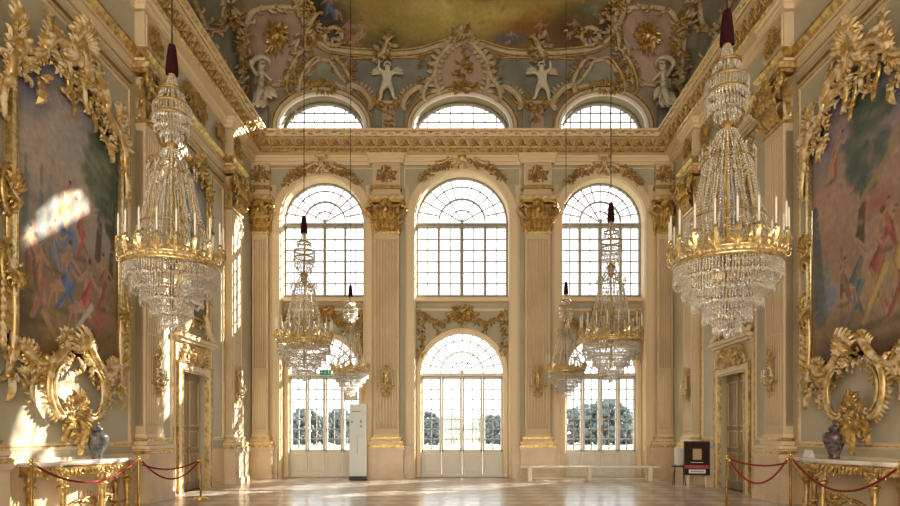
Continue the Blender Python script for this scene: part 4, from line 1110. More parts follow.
# fresco
fb = [(284, -60), (292, -22), (302, 6), (312, 28), (323, 40), (340, 46.5), (380, 49.5), (414, 48.5), (440, 41), (462, 33)]
fbx = spl([U(x, y) for x, y in fb], 6); fbx_r = [U(924-(p[0]*28.7+462), 435-p[1]*28.7) for p in fbx][::-1]
bound = fbx+fbx_r[1:]
t = thing('ceiling_fresco', 'olive and brown painted ceiling fresco with figures above the far windows', 'fresco', (0, 0, 0))
fr = Paint(12.6, 6.2, 290, 150)      # u 0..12.6 starts at px 281
fr.grad([(0, (.16, .10, .04)), (.25, (.30, .22, .07)), (.5, (.42, .33, .10)), (1, (.30, .30, .22))])
def fx(px, py): return ((px-281)/28.7, 3.1-(py+40-50)/28.7 if False else (55-py)/28.7+.0)
for px, py, rx, ry, c, a in ((470, 20, 90, 26, (.46, .38, .11), .8), (400, 25, 50, 25, (.26, .22, .06), .7), (430, 5, 40, 14, (.50, .42, .17), .6), (335, 20, 30, 40, (.05, .045, .05), .9), (318, 5, 22, 30, (.03, .03, .05), .9),
      (385, 40, 30, 14, (.10, .09, .03), .8), (530, 28, 50, 20, (.20, .085, .025), .9), (510, 38, 24, 9, (.06, .08, .12), .9), (500, 14, 30, 9, (.48, .36, .12), .6), (570, 30, 36, 30, (.07, .045, .02), .9),
      (590, 10, 40, 18, (.09, .09, .05), .8), (595, 8, 16, 10, (.16, .19, .13), .8), (455, 44, 30, 10, (.24, .17, .05), .7), (540, 12, 18, 7, (.3, .13, .03), .7), (610, 30, 20, 30, (.03, .025, .02), .9)):
    x, y = fx(px, py); fr.blob(x, y, rx/28.7, ry/28.7, c, a, .8)
fr.dabs(500, .25, .35)
for px, py, h, c, arm in ((348, 46, 34, (.30, .15, .09), 1), (362, 42, 28, (.34, .23, .16), -1), (330, 20, 36, (.10, .13, .22), 1), (512, 46, 20, (.06, .09, .16), -1), (540, 40, 26, (.30, .12, .05), 1), (575, 40, 28, (.16, .10, .05), -1), (595, 20, 24, (.2, .2, .12), 1), (485, 0, 22, (.45, .3, .15), 1)):
    x, y = fx(px, py); fr.fig(x, y, h/28.7, c, skin=(.34, .21, .13), arm=arm, sit=True)
us = [p[0] for p in bound]; vs_ = [p[1] for p in bound]
def fbot(u): return float(np.interp(u, us, vs_))
def fT(x, y):
    u = (281-462)/28.7+x; v = (435-55)/28.7+y; u = min(max(u, us[0]), us[-1]); v = max(v, fbot(u)); return VT(u, v, .035)
fr.dabs(500, .1, .4)
fr.build('painted_plaster', t, fT)
for dy, r_, mt_, nm in ((0, .05, 'oldgold', 'inner_gilt_moulding'), (.14, .10, 'vault_cream', 'cream_moulding'), (.27, .04, 'oldgold', 'outer_gilt_moulding')):
    b = MB(VT)
    Pb = []
    n = len(bound)
    for i, (x, y) in enumerate(bound):
        a = bound[max(0, i-1)]; c = bound[min(n-1, i+1)]; dx, dy_ = c[0]-a[0], c[1]-a[1]; l = math.hypot(dx, dy_); Pb.append((x+dy_/l*dy, y-dx/l*dy, .05))
    b.tube(Pb, r_, 6, up=(0, 0, 1)); b.build(nm, mt_, t)

def panel(name, lab, cat, poly, m_field, s=1, rimr=.05, rim_m='oldgold', leaves=0, ll=.2, group=None, rim2=None, w=.03):
    pl = spl(mx_(poly, s), 4, True)
    tt = thing(name, lab, cat, (0, 0, 0), 0, group); b = MB(VT); vplate(b, pl, w); b.build('field', m_field, tt)
    b = MB(VT); b.tube([(x, y, w+.02) for x, y in pl], rimr, 6, closed=True, up=(0, 0, 1)); b.build('rim', rim_m, tt)
    if leaves:
        b = MB(VT); rr = random.Random(int(poly[0][0])); leafy(b, pl+[pl[0]], leaves, ll, -1 if s > 0 else -1, 0, w+.04, .5, rr); leafy(b, pl+[pl[0]], leaves*1.6, ll*.8, 1, 0, w+.04, .5, rr)
        b.build('leaf_border', rim2 or 'parcel_vault', tt)
    return tt
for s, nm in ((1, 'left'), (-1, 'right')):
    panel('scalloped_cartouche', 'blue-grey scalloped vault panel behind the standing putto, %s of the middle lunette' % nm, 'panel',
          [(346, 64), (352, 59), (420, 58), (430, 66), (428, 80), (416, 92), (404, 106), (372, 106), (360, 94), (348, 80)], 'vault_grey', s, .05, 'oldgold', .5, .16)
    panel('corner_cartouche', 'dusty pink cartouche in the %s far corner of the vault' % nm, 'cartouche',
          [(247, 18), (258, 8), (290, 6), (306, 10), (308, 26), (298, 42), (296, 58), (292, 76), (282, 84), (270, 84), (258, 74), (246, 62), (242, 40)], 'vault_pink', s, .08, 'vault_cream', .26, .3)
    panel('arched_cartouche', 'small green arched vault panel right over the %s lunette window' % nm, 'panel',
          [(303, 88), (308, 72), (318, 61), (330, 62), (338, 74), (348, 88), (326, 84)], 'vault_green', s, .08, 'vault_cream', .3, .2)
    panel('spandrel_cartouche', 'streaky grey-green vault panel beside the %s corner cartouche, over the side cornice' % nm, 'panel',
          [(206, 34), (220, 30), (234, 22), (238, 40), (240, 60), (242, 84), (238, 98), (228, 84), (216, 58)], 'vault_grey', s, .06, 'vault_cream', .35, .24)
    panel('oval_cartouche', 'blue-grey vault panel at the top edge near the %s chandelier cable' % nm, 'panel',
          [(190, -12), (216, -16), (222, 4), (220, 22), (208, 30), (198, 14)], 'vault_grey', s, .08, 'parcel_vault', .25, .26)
    # gilded burst in the cartouche
    rr = random.Random(90); b = MB(VT); cu, cv = mx_([(275, 34)], s)[0]
    for k in range(46):
        a = rr.uniform(0, 2*PI); b.leaf(cu+.12*math.cos(a), cv+.16*math.sin(a), a, rr.uniform(.25, .6)*(1.2 if abs(math.sin(a)) > .6 else .8), .1, .06, .4, rr.uniform(-1, 1))
    b.clump(cu, cv, .3, .45, 40, .2, .08, 0, rr); b.ball((cu, cv, .1), .17, 0, 10, 6)
    tag(b.build('gilded_burst', 'gold'), 'gilded leafy burst on the pink %s corner cartouche' % nm, 'ornament')
    # shell rocailles and volutes
    b = MB(VT)
    for (x0, y0, x1, y1, sd_, r_) in ((300, 92, 316, 58, 1, .09), (352, 90, 336, 58, -1, .09), (288, 92, 304, 50, 1, .08), (306, 46, 318, 12, 1, .09)):
        A, B = mx_([(x0, y0), (x1, y1)], s); b.scroll(A, B, -sd_*s, r_, .06, fringe=14, flen=.2, arc=60)
    tag(b.build('vault_scrolls', 'parcel_vault'), 'parcel-gilt rocaille scrolls framing the arched panel over the %s lunette' % nm, 'ornament')
    for j, (x0, y0, x1, y1, sd_) in enumerate(((352, 88, 372, 108, -1), (421, 90, 403, 108, 1))):
        A, B = mx_([(x0, y0), (x1, y1)], s); b = MB(VT); b.scroll(A, B, sd_*s, .12, .1, fringe=9, flen=.26, arc=90); b.scroll(A, B, sd_*s, .05, .26, arc=90)
        tag(b.build('volute', 'vault_cream'), 'cream volute bracket on the %s side of the %s standing putto' % (('outer', 'inner')[j], nm), 'ornament')
    b = MB(VT); rr = random.Random(17); cu, cv = mx_([(388, 105)], s)[0]; b.clump(cu, cv, .45, .12, 26, .22, .08, 0, rr); cu, cv = mx_([(322, 90)], s)[0]; b.clump(cu, cv, .5, .12, 26, .2, .1, 0, rr)
    tag(b.build('leaf_garland', 'oldgold'), 'gilt leaf cluster under the feet of the %s standing putto' % nm, 'ornament')
    b = MB(VT); cu, cv = mx_([(385, 48)], s)[0]; b.clump(cu, cv, .3, .5, 26, .26, .12, 0, rr); A, B = mx_([(380, 56), (392, 36)], s); b.scroll(A, B, s, .1, .1, S=True, fringe=6, flen=.22)
    tag(b.build('moulding_clasp', 'parcel_vault'), 'parcel-gilt leafy clasp on the fresco moulding above the %s standing putto' % nm, 'ornament'); b = MB(VT)
    cu, cv = mx_([(334, 36)], s)[0]; b.tube([(cu+.3*math.cos(a/16*2*PI), cv+.34*math.sin(a/16*2*PI), .12) for a in range(16)], .1, 6, closed=True, up=(0,0,1)); b.clump(cu, cv+.1, .42, .3, 20, .22, .12, 0, rr)
    tag(b.build('ring_rocaille', 'parcel_vault'), 'parcel-gilt open ring of rocaille at the %s end of the fresco moulding' % nm, 'ornament')

tt = thing('shell_cartouche', 'large ribbed shell cartouche above the middle lunette window', 'cartouche', (0, 0, 0))
pl = spl([U(*p) for p in [(444, 92), (438, 78), (440, 62), (450, 48), (462, 42), (474, 48), (484, 62), (486, 78), (480, 92), (462, 88)]], 4, True)
b = MB(VT); vplate(b, pl, .06); b.build('field', 'vault_pink', tt)
b = MB(VT)
for s in (1, -1):
    P_ = spl(mx_([(440, 96), (436, 84), (436, 66), (444, 52), (454, 42), (462, 38)], s), 5)
    b.tube([(x, y, .1) for x, y in P_], .1, 6, up=(0, 0, 1))
    for i in range(2, len(P_)-1, 2):
        a = math.atan2(P_[i+1][1]-P_[i-1][1], P_[i+1][0]-P_[i-1][0]); b.leaf(P_[i][0], P_[i][1], a+(PI/2 if s > 0 else -PI/2), .3, .17, .1, .5, 0)
        b.leaf(P_[i][0], P_[i][1], a-(PI/2 if s > 0 else -PI/2), .26, .15, .1, .5, 0)
    A, B = mx_([(424, 100), (436, 66)], s); b.scroll(A, B, -s, .09, .08, S=True, fringe=9, flen=.2)
b.build('ribbed_shell', 'vault_cream', tt)
rr = random.Random(21)
b = MB(VT); cu, cv = U(462, 68); b.clump(cu, cv-.1, .22, .6, 34, .2, .1, 0, rr); cu, cv = U(462, 90); b.clump(cu, cv, .5, .12, 26, .2, .12, 0, rr); b.build('gilt_leaves', 'oldgold', tt)
b = MB(VT); cu, cv = U(462, 26); b.fan(cu, cv-.3, PI/2, .45, 2.6, 9, .15, lift=.6); b.clump(cu, cv-.25, .3, .3, 26, .24, .14, 0, rr); b.ball((cu, cv, .25), .14, 0, 8, 6)
b.build('crest', 'parcel_vault', tt)

for s, nm in ((1, 'left'), (-1, 'right')):
    for j, (path, lab_) in enumerate((([(240, 104), (238, 70), (240, 40), (232, 14), (226, -10)], 'gilt and cream garland between cornice and %s corner cartouche'), ([(300, 84), (300, 62), (310, 40), (314, 20), (306, 2), (296, -12)], 'gilt and cream garland between %s corner cartouche and fresco'))):
        rr = random.Random(130+j); P_ = spl(mx_(path, s), 6); b = MB(VT)
        for x, y in P_: b.clump(x, y, .22, .16, 4, .2, .06, rr.choice((0, 0, 1)), rr)
        tag(b.build('vault_garland', ['oldgold', 'vault_cream']), lab_ % nm, 'ornament')
    rr = random.Random(140); b = MB(VT)
    for cx_, cy_ in ((352, 66), (424, 64), (352, 84), (424, 84)):
        cu, cv = mx_([(cx_, cy_)], s)[0]; b.clump(cu, cv, .12, .2, 8, .15, .08, 0, rr)
    tag(b.build('corner_foliage', 'oldgold'), 'small gilt leaf sprays at the corners of the %s scalloped cartouche' % nm, 'ornament')

# ------------------------------------------------------------------ stucco figures (one continuous skin each)
def figure(name, lab, joints, edges, T, mt='putto', sub=2, cat='figure', extra=None):
    me = bpy.data.meshes.new(name); me.from_pydata([T(*j[:3]) for j in joints], edges, [])
    o = bpy.data.objects.new(name, me); col.objects.link(o); o.modifiers.new('Skin', 'SKIN')
    sv = me.skin_vertices[0].data
    for i, j in enumerate(joints): sv[i].radius = (j[3], j[3]); sv[i].use_root = (i == 0)
    o.modifiers.new('Sub', 'SUBSURF').levels = sub; o.modifiers['Sub'].render_levels = sub
    dg = bpy.context.evaluated_depsgraph_get(); m2 = bpy.data.meshes.new_from_object(o.evaluated_get(dg)); o.modifiers.clear(); o.data = m2
    m2.name = name; m2.materials.clear(); m2.materials.append(M[mt])
    for p in m2.polygons: p.use_smooth = True
    tag(o, lab, cat); return o
def putto(px, py, h, pose, lab, seated=False, s=1):
    # px,py = where the feet (or seat) are, h = height in photo px; limbs in fractions of the height
    k = h/28.7; cu, cv = U(px, py)
    J = {'pel': (0, .42, .14, .085), 'bel': (0, .52, .15, .10), 'che': (.01, .66, .15, .095), 'nec': (.01, .76, .15, .045), 'hea': (.01, .84, .16, .075), 'top': (.01, .93, .16, .06)}
    E = [('pel', 'bel'), ('bel', 'che'), ('che', 'nec'), ('nec', 'hea'), ('hea', 'top')]
    for nm, pts in pose.items():
        prev = 'che' if nm[0] == 'a' else 'pel'
        for q, (x, y, z, r_) in enumerate(pts):
            J[nm+str(q)] = (x, y, z, r_); E.append((prev, nm+str(q))); prev = nm+str(q)
    names = list(J); jj = [(cu+s*J[n_][0]*k, cv+J[n_][1]*k, J[n_][2]*k+.05, J[n_][3]*k) for n_ in names]
    o = figure('putto', lab, jj, [(names.index(a), names.index(b)) for a, b in E], VT, cat='putto')
    # face, hair and wings as children
    hx, hy, hz = cu+s*.01*k, cv+.88*k, .16*k+.05
    b = MB(VT); rr = random.Random(3)
    for q in range(16):
        a = rr.uniform(-.3, PI+.3); b.ball((hx+.075*k*math.cos(a), hy+.03*k+.07*k*math.sin(a), hz+rr.uniform(-.02, .05)*k), .028*k, 0, 6, 4)
    b.build('curls', 'putto', o)
    b = MB(VT); b.ball((hx, hy-.01*k, hz+.078*k), .014*k, 0, 6, 4, 1, 1.6, 1)
    for e in (-1, 1): b.ball((hx+e*.03*k, hy+.012*k, hz+.068*k), .011*k, 0, 6, 4)
    b.ball((hx, hy-.04*k, hz+.066*k), .014*k, 0, 6, 4, 1.5, .5, 1); b.build('face', 'putto', o)
    return o, cu, cv, k
stand = {'al': [(-.10, .71, .15, .05), (-.2, .8, .2, .038), (-.18, .96, .24, .028), (-.17, 1.0, .25, .024)], 'ar': [(.11, .70, .15, .05), (.24, .70, .2, .038), (.34, .64, .26, .028), (.38, .63, .27, .024)],
         'll': [(-.07, .38, .14, .075), (-.14, .2, .2, .055), (-.16, .04, .14, .035), (-.22, .01, .18, .025)], 'lr': [(.07, .38, .14, .075), (.12, .22, .24, .055), (.17, .05, .18, .035), (.24, .02, .22, .025)]}
sit = {'al': [(-.11, .70, .15, .048), (-.24, .66, .2, .036), (-.36, .82, .22, .028), (-.38, .95, .22, .022)], 'ar': [(.11, .70, .15, .048), (.24, .56, .2, .036), (.34, .44, .22, .028), (.38, .4, .22, .022)],
       'll': [(-.09, .38, .16, .075), (-.32, .34, .34, .055), (-.36, .14, .3, .04), (-.44, .08, .34, .026)], 'lr': [(.09, .38, .16, .075), (.22, .26, .36, .055), (.16, .06, .3, .04), (.12, .0, .34, .026)]}
for px, s, nm in ((388, 1, 'left'), (541, -1, 'right')):
    o, cu, cv, k = putto(px, 105, 42, stand, 'pale stucco putto standing between the middle and %s lunettes' % nm, s=s)
    for e in (-1, 1):
        b = MB(VT)
        for q in range(5): b.leaf(cu+e*.06*k, cv+(.62+.03*q)*k, PI/2-e*(.5+.28*q), .34*k, .09*k, .1*k, .2, -e*.3)
        b.build('wing', 'putto', o)
for px, s, nm in ((256, 1, 'left'), (668, -1, 'right')):
    o, cu, cv, k = putto(px, 108, 52, sit, 'pale seated stucco figure with raised arm and veil in the %s vault corner' % nm, s=s)
    b = MB(VT)
    b.tube([(cu+(.02+.24*math.cos(a))*k, cv+(.84+.2*math.sin(a))*k, .14*k) for a in [PI*(-.05+1.1*q/14) for q in range(15)]], [.02*k+.035*k*math.sin(PI*q/14) for q in range(15)], 6, up=(0, 0, 1))
    for q in range(9): b.leaf(cu+(-.2+.06*q)*k, cv+.3*k, -PI/2+(q-4)*.15, .3*k, .14*k, .2*k, .3, .2)
    b.build('veil', 'putto', o)

# ------------------------------------------------------------------ chandeliers
def swag(b, p0, p1, n, r, sag):
    for i in range(n+1):
        t_ = i/n; b.bead(p0[0]+(p1[0]-p0[0])*t_, p0[1]+(p1[1]-p0[1])*t_, p0[2]+(p1[2]-p0[2])*t_-sag*4*t_*(1-t_), r, r*1.25)
def ringpts(r, z, n, ph=0): return [(r*math.cos(2*PI*(k+ph)/n), r*math.sin(2*PI*(k+ph)/n), z) for k in range(n)]
def chandelier_proto():
    t = thing('chandelier', 'x', 'chandelier', (0, 0, 0), 0, 'crystal chandeliers of the hall')
    rr = random.Random(2)
    b = MB(); b.lathe([(.97, -.09), (1.0, -.08), (1.01, -.05), (.985, -.03), (.985, .03), (1.02, .05), (1.02, .08), (.97, .09), (.95, 0), (.97, -.09)], 40)
    for k in range(40):
        x, y, _ = ringpts(1.0, 0, 40)[k]; b.ball((x, y, 0), .022, 0, 6, 4)
    for k in range(8):
        a = 2*PI*k/8; b.tube([(.96*math.cos(a), .96*math.sin(a), 0), (.5*math.cos(a), .5*math.sin(a), .05), (.04*math.cos(a), .04*math.sin(a), .1)], .012, 5)
    b.build('main_ring', 'gold2', t)
    b = MB()   # crystal band of facets in the ring
    for k in range(64):
        x, y, _ = ringpts(1.0, 0, 64)[k]; b.bead(x*1.012, y*1.012, 0, .024, .03)
    b.build('jewelled_band', 'crystal', t)
    tiers = [(.98, -.1, .3, 110), (.82, -.3, .32, 92), (.64, -.52, .32, 72), (.44, -.76, .32, 50), (.25, -.98, .3, 30)]
    for i, (r, z, L, n) in enumerate(tiers):
        if i:
            g = MB(); g.lathe([(r-.012, z-.012), (r+.012, z-.012), (r+.012, z+.025), (r-.012, z+.025), (r-.012, z-.012)], 32); g.build('tier_ring', 'gold2' if i == 3 else 'oldgold', t)
        c = MB()
        for k in range(n):
            a = 2*PI*(k+rr.uniform(-.15, .15))/n; x, y = r*math.cos(a), r*math.sin(a); LL = L*rr.uniform(.85, 1.08)
            m_ = 5
            for q in range(m_): c.bead(x, y, z-.02-LL*.62*q/m_, .016, .024)
            c.bead(x, y, z-LL*.84, .024, .06)
        if i < 4:
            r2, z2 = tiers[i+1][0], tiers[i+1][1]
            for row in range(3):
                f_ = (row+.5)/3; rr_ = r+(r2-r)*f_; zz = z+(z2-z)*f_-.02; nn = int(46*rr_)+8
                for k in range(nn*2):
                    a = 2*PI*(k+.5*row)/(nn*2); c.bead(rr_*math.cos(a), rr_*math.sin(a), zz-.03*(k % 2), .015, .03)
        c.build('crystal_fringe', 'crystal', t)
    b = MB(); b.lathe([(0, -1.38), (.03, -1.34), (.05, -1.28), (.02, -1.22)], 8); 
    for q in range(7): b.bead(.05*math.cos(q*.9), .05*math.sin(q*.9), -1.28-.02*(q % 2), .02, .05)
    b.build('bottom_drop', 'crystal', t)
    # candle arms
    ARM = None; NA = 18
    for k in range(NA):
        a = 2*PI*k/NA; 
        if ARM is None:
            g = MB(); g.tube(spl([(.98, 0, .04), (1.07, 0, .0), (1.1, 0, .12), (1.04, 0, .2), (1.06, 0, .3)], 5), .014, 6)
            g.lathe([(0, .28), (.03, .29), (.055, .33), (.05, .345), (.028, .35), (.024, .4), (0, .4)], 10, (1.06, 0, 0))
            T_ = g.T; g.T = lambda u, v, w: (1.0+w, u, v)
            g.leaf(0, .06, PI/2, .34, .11, .02, .25, 0); g.leaf(-.03, .06, PI/2+.6, .2, .07, .02, .3, .8); g.leaf(.03, .06, PI/2-.6, .2, .07, .02, .3, -.8)
            g.leaf(-.12, .06, PI/2, .22, .1, .0, .2); g.ball((-.12, .3, .02), .025, 0, 6, 4); g.T = T_
            ARM = g.build('candle_arm', 'gold2', t)
            q = MB(); q.lathe([(.02, .39), (.02, .82), (.006, .83), (.004, .86)], 8, (1.06, 0, 0)); q.build('candle', 'candle', ARM)
            q = MB()
            for z_ in range(8): q.bead(1.06+.05*math.cos(z_*.785), .05*math.sin(z_*.785), .29-.012*(z_ % 2), .012, .04)
            q.build('pan_drops', 'crystal', ARM)
        else:
            c = ARM.copy(); col.objects.link(c); c.parent = t; c.rotation_euler[2] = a
            for ch in list(ARM.children): d_ = ch.copy(); col.objects.link(d_); d_.parent = c
    # tent of bead strings
    prof = [(2.3, .17), (2.0, .33), (1.7, .44), (1.3, .53), (.9, .62), (.5, .76), (.2, .9), (.06, .97)]
    def rp(z): return float(np.interp(-z, [-p[0] for p in prof], [p[1] for p in prof]))
    S = None
    for k in range(26):
        a = 2*PI*k/26
        if S is None:
            c = MB(); n = 42
            for i in range(n): 
                z = 2.3-(2.3-.1)*i/(n-1); c.bead(rp(z), 0, z, .022, .024)
            S = c.build('crystal_strand', 'crystal', t)
        else:
            d_ = S.copy(); col.objects.link(d_); d_.parent = t; d_.rotation_euler[2] = a
    for (z, r, n, m_) in ((1.78, .44, 14, 1), (.75, .68, 18, 1)):
        g = MB(); g.lathe([(r-.01, z-.01), (r+.01, z-.01), (r+.01, z+.012), (r-.01, z+.012), (r-.01, z-.01)], 28); g.build('hoop', 'oldgold', t)
        c = MB(); P_ = ringpts(r, z, n)
        for k in range(n): swag(c, P_[k], P_[(k+1) % n], 7, .014, .16); c.bead(P_[k][0]*1.04, P_[k][1]*1.04, z-.12, .022, .08); c.bead(P_[k][0]*1.04, P_[k][1]*1.04, z-.26, .02, .05)
        c.build('crystal_swags', 'crystal', t)
    IS = None; GW = None
    for k in range(12):
        a = 2*PI*k/12
        if IS is None:
            c = MB()
            for i in range(32):
                z = 1.6-1.5*i/31; r = .3-.08*math.cos(i/31*PI*2); c.bead(r, 0, z, .021, .026)
            IS = c.build('inner_strand', 'crystal', t)
            g = MB(); g.tube(spl([(.1, 0, 2.2), (.36, 0, 1.85), (.48, 0, 1.3), (.58, 0, .85), (.82, 0, .3), (.97, 0, .05)], 5), .011, 5)
            for z_, r_ in ((1.5, .46), (.95, .56), (.45, .74)): g.ball((r_, 0, z_), .03, 0, 6, 4)
            GW = g.build('gilt_stay', 'gold2', t); GW.rotation_euler[2] = .13
        else:
            for src, off in ((IS, 0), (GW, .13)):
                d_ = src.copy(); col.objects.link(d_); d_.parent = t; d_.rotation_euler[2] = a+off
    # stem
    g = MB(); g.lathe([(0, -.9), (.03, -.88), (.05, -.5), (.03, -.1), (.10, 0), (.12, .1), (.05, .25), (.03, .5), (.07, .62), (.09, .74), (.03, .86), (.025, 1.2), (.06, 1.35), (.025, 1.5), (.02, 2.0), (.08, 2.1), (.12, 2.3), (.14, 2.42), (.06, 2.48), (.025, 2.55), (.025, 3.75), (.07, 3.8), (.09, 3.88), (.02, 3.9)], 12)
    g.build('stem', 'oldgold', t)
    g = MB()   # fan of branches
    for k in range(14):
        a = 2*PI*k/14; g.T = lambda u, v, w, a=a: (u*math.cos(a), u*math.sin(a), v)
        g.tube(spl([(.1, 2.02, 0), (.25, 1.95, 0), (.42, 2.1, 0), (.5, 2.0, 0), (.44, 1.95, 0)], 4), .013, 5)
        g.ball((.5, 2.0, 0), .028, 0, 6, 4); g.tube(spl([(.12, 2.35, 0), (.24, 2.42, 0), (.3, 2.6, 0), (.24, 2.64, 0)], 4), .011, 5); g.ball((.29, 2.62, 0), .022, 0, 6, 4)
    g.build('branch_fan', 'gold2', t)
    c = MB()
    for x, y, z in ringpts(.5, 1.9, 14): c.bead(x, y, z, .024, .09); c.bead(x, y, z-.14, .02, .05)
    c.build('branch_drops', 'crystal', t)
    # upper basket
    g = MB()
    for z, r in ((3.2, .37), (2.98, .35), (3.5, .25)): g.lathe([(r-.012, z-.015), (r+.015, z-.015), (r+.015, z+.03), (r-.012, z+.03), (r-.012, z-.015)], 24)
    g.build('basket_ring', 'oldgold', t)
    for (r, z, L, n) in ((.39, 3.18, .34, 40), (.36, 2.96, .3, 34), (.24, 2.86, .34, 22), (.13, 2.74, .3, 12)):
        c = MB()
        for k in range(n):
            a = 2*PI*k/n; x, y = r*math.cos(a), r*math.sin(a)
            for q in range(5): c.bead(x, y, z-L*.6*q/5, .014, .024)
            c.bead(x, y, z-L*.82, .02, .065)
        c.build('basket_fringe', 'crystal', t)
    c = MB()
    for k in range(16):
        a = 2*PI*k/16
        for i in range(20):
            f_ = i/19; z = 3.8-.6*f_; r = .08+.3*f_**1.6; c.bead(r*math.cos(a), r*math.sin(a), z, .0155, .02)
    for k in range(12):
        a = 2*PI*(k+.5)/12; c.bead(.25*math.cos(a), .25*math.sin(a), 3.42, .022, .07)
    c.build('crown_strings', 'crystal', t)
    g = MB(); g.lathe([(.13, 3.84), (.135, 3.9), (.12, 4.1), (.09, 4.36), (.07, 4.44), (.02, 4.47)], 14); g.build('velvet_sleeve', 'velvet', t)
    return t
CH = chandelier_proto(); used = False
def chandelier(px, ry, rpx, Y, label):
    global used
    o = CH if not used else copy_tree(CH); used = True
    X = (px-VX)*Y/F+CX; z = CZ+(VY-ry)*Y/F; Rr = rpx*Y/F
    o.location = (X, Y, z); o.scale = (Rr*.92, Rr*.92, Rr); o['label'] = label; o.rotation_euler[2] = px*.01
    # the cable runs up to the ceiling
    g = MB(); g.tube([(0, 0, 4.4), (0, 0, (16.26-z)/Rr)], .012/Rr, 6); g.build('cable', 'cable', o)
    g = MB(); g.lathe([(.0, 0), (.09, -.02), (.12, -.06), (.12, -.1)][::-1], 12, (0, 0, (16.3-z)/Rr)); g.build('ceiling_rose', 'gold', o)
chandelier(172, 265, 49.5, 9.33, 'large crystal chandelier hanging nearest on the left, before the left wall pilaster')
chandelier(727, 262, 56.5, 9.8, 'largest crystal chandelier, hanging nearest on the right')
chandelier(304, 343, 28.5, 17.3, 'mid-sized crystal chandelier in front of the left far window')
chandelier(611, 341, 31, 17.6, 'mid-sized crystal chandelier in front of the right far window')
chandelier(350.5, 371, 19.3, 20.3, 'smallest crystal chandelier on the left, between left window and pilaster')
chandelier(566, 371, 20.0, 20.3, 'smallest crystal chandelier on the right, beside the right pilaster')

# ------------------------------------------------------------------ console tables, vases, barrier
def console(sd):
    nm = 'left' if sd < 0 else 'right'
    t = thing('console_table', 'carved gilded console table with pale marble top against the %s wall' % nm, 'table', side_loc(sd, 11.88), side_rz(sd), 'pair of gilded console tables')
    rr = random.Random(4)
    edge = spl([(-1.55, .03), (-1.55, .36), (-1.38, .5), (-1.1, .52), (-.8, .64), (-.45, .72), (0, .74), (.45, .72), (.8, .64), (1.1, .52), (1.38, .5), (1.55, .36), (1.55, .03)], 4)
    def slab(b, pts, z0, z1):
        n = len(pts); c = (0, .35)
        vs = [(x, z1, w) for x, w in pts]+[(x, z0, w) for x, w in pts]+[(c[0], z1, c[1]), (c[0], z0, c[1])]
        fs = [(i, (i+1) % n, 2*n) for i in range(n)]+[(n+(i+1) % n, n+i, 2*n+1) for i in range(n)]+[(i, n+i, n+(i+1) % n, (i+1) % n) for i in range(n)]
        b.add(vs, fs)
    b = MB(WT); slab(b, edge, 1.01, 1.05); slab(b, [(x*.985, w*.97) for x, w in edge], .985, 1.01); b.build('marble_top', 'tablewhite', t)
    b = MB(WT); e2 = [(x*.95, w*.92) for x, w in edge]; slab(b, e2, .84, .985); b.tube([(x, .83, w) for x, w in e2], .02, 6); b.tube([(x, .97, w) for x, w in e2], .018, 6)
    for i in range(2, len(e2)-2, 1):
        x, w = e2[i]; b.leaf(x, .93, -PI/2+rr.uniform(-.5, .5), .13, .07, w+.01, .2); b.ball((x, .9, w+.01), .024, 0, 6, 4)
    b.build('carved_apron', 'gold', t)
    for u in (-1.1, 0, 1.1):
        b = MB(WT); w0 = float(np.interp(u, [p[0] for p in e2], [p[1] for p in e2]))
        for s_ in (-1, 1): b.scroll((u+s_*.05, .84), (u+s_*.3, .78), -s_, .025, w0-.05, fringe=5, flen=.1)
        b.fan(u, .86, -PI/2, .2, 2.2, 7, w0-.02); b.clump(u, .82, .16, .06, 14, .1, w0-.02, 0, rr); b.build('apron_carving', 'gold2', t)
    for u, w in ((-1.32, .1), (-.95*1.3+.25, .44), (-.1, .62), (1.12, .44), (1.32, .1)):
        b = MB(); x, y, _ = WT(u, 0, w)
        b.lathe([(.05, 0), (.085, .02), (.085, .06), (.045, .1), (.035, .13), (.045, .2), (.065, .5), (.075, .58), (.1, .6), (.1, .63), (.06, .65), (.05, .68), (.085, .72), (.09, .76), (.06, .8), (.09, .84), (.09, .86)], 10, (x, y, 0))
        lg = b.build('leg', 'gold', t)
    b = MB(WT)
    for s_ in (-1, 1):
        b.T = lambda u, v, w: (u, -w, v)
        P_ = spl([(s_*1.2, .16, .38), (s_*.8, .2, .3), (s_*.45, .34, .42), (s_*.12, .2, .5)], 6); b.tube(P_, .035, 6)
        b.scroll((s_*.5, .3), (s_*.1, .3), s_, .03, .44, fringe=6, flen=.1)
    b.fan(0, .25, PI/2, .22, 2.4, 7, .48); b.clump(0, .24, .12, .08, 12, .1, .48, 0, rr)
    b.build('stretcher', 'gold', t)
    return t
console(-1); console(1)
def vase(sd, Y, mt, lab, h=.70):
    t = thing('lidded_vase', lab, 'vase', side_loc(sd, Y, 1.05, .3), side_rz(sd)); k = h/.7
    b = MB(); b.lathe([(r*k, z*k) for r, z in [(.09, 0), (.10, .02), (.085, .05), (.10, .1), (.15, .22), (.19, .33), (.205, .4), (.19, .455), (.13, .49), (.085, .5), (.08, .53)]], 20); b.build('body', mt, t)
    b = MB(); b.lathe([(r*k, z*k) for r, z in [(.1, .53), (.105, .545), (.09, .58), (.05, .615), (.02, .63), (.03, .65), (.035, .67), (.015, .7), (0, .705)]], 16); b.build('lid', mt, t)
vase(-1, 12.18, 'vase', 'blue-grey lidded porcelain vase on the left console table')
vase(1, 12.15, 'vase_r', 'plum-brown lidded porcelain vase on the right console table', .72)
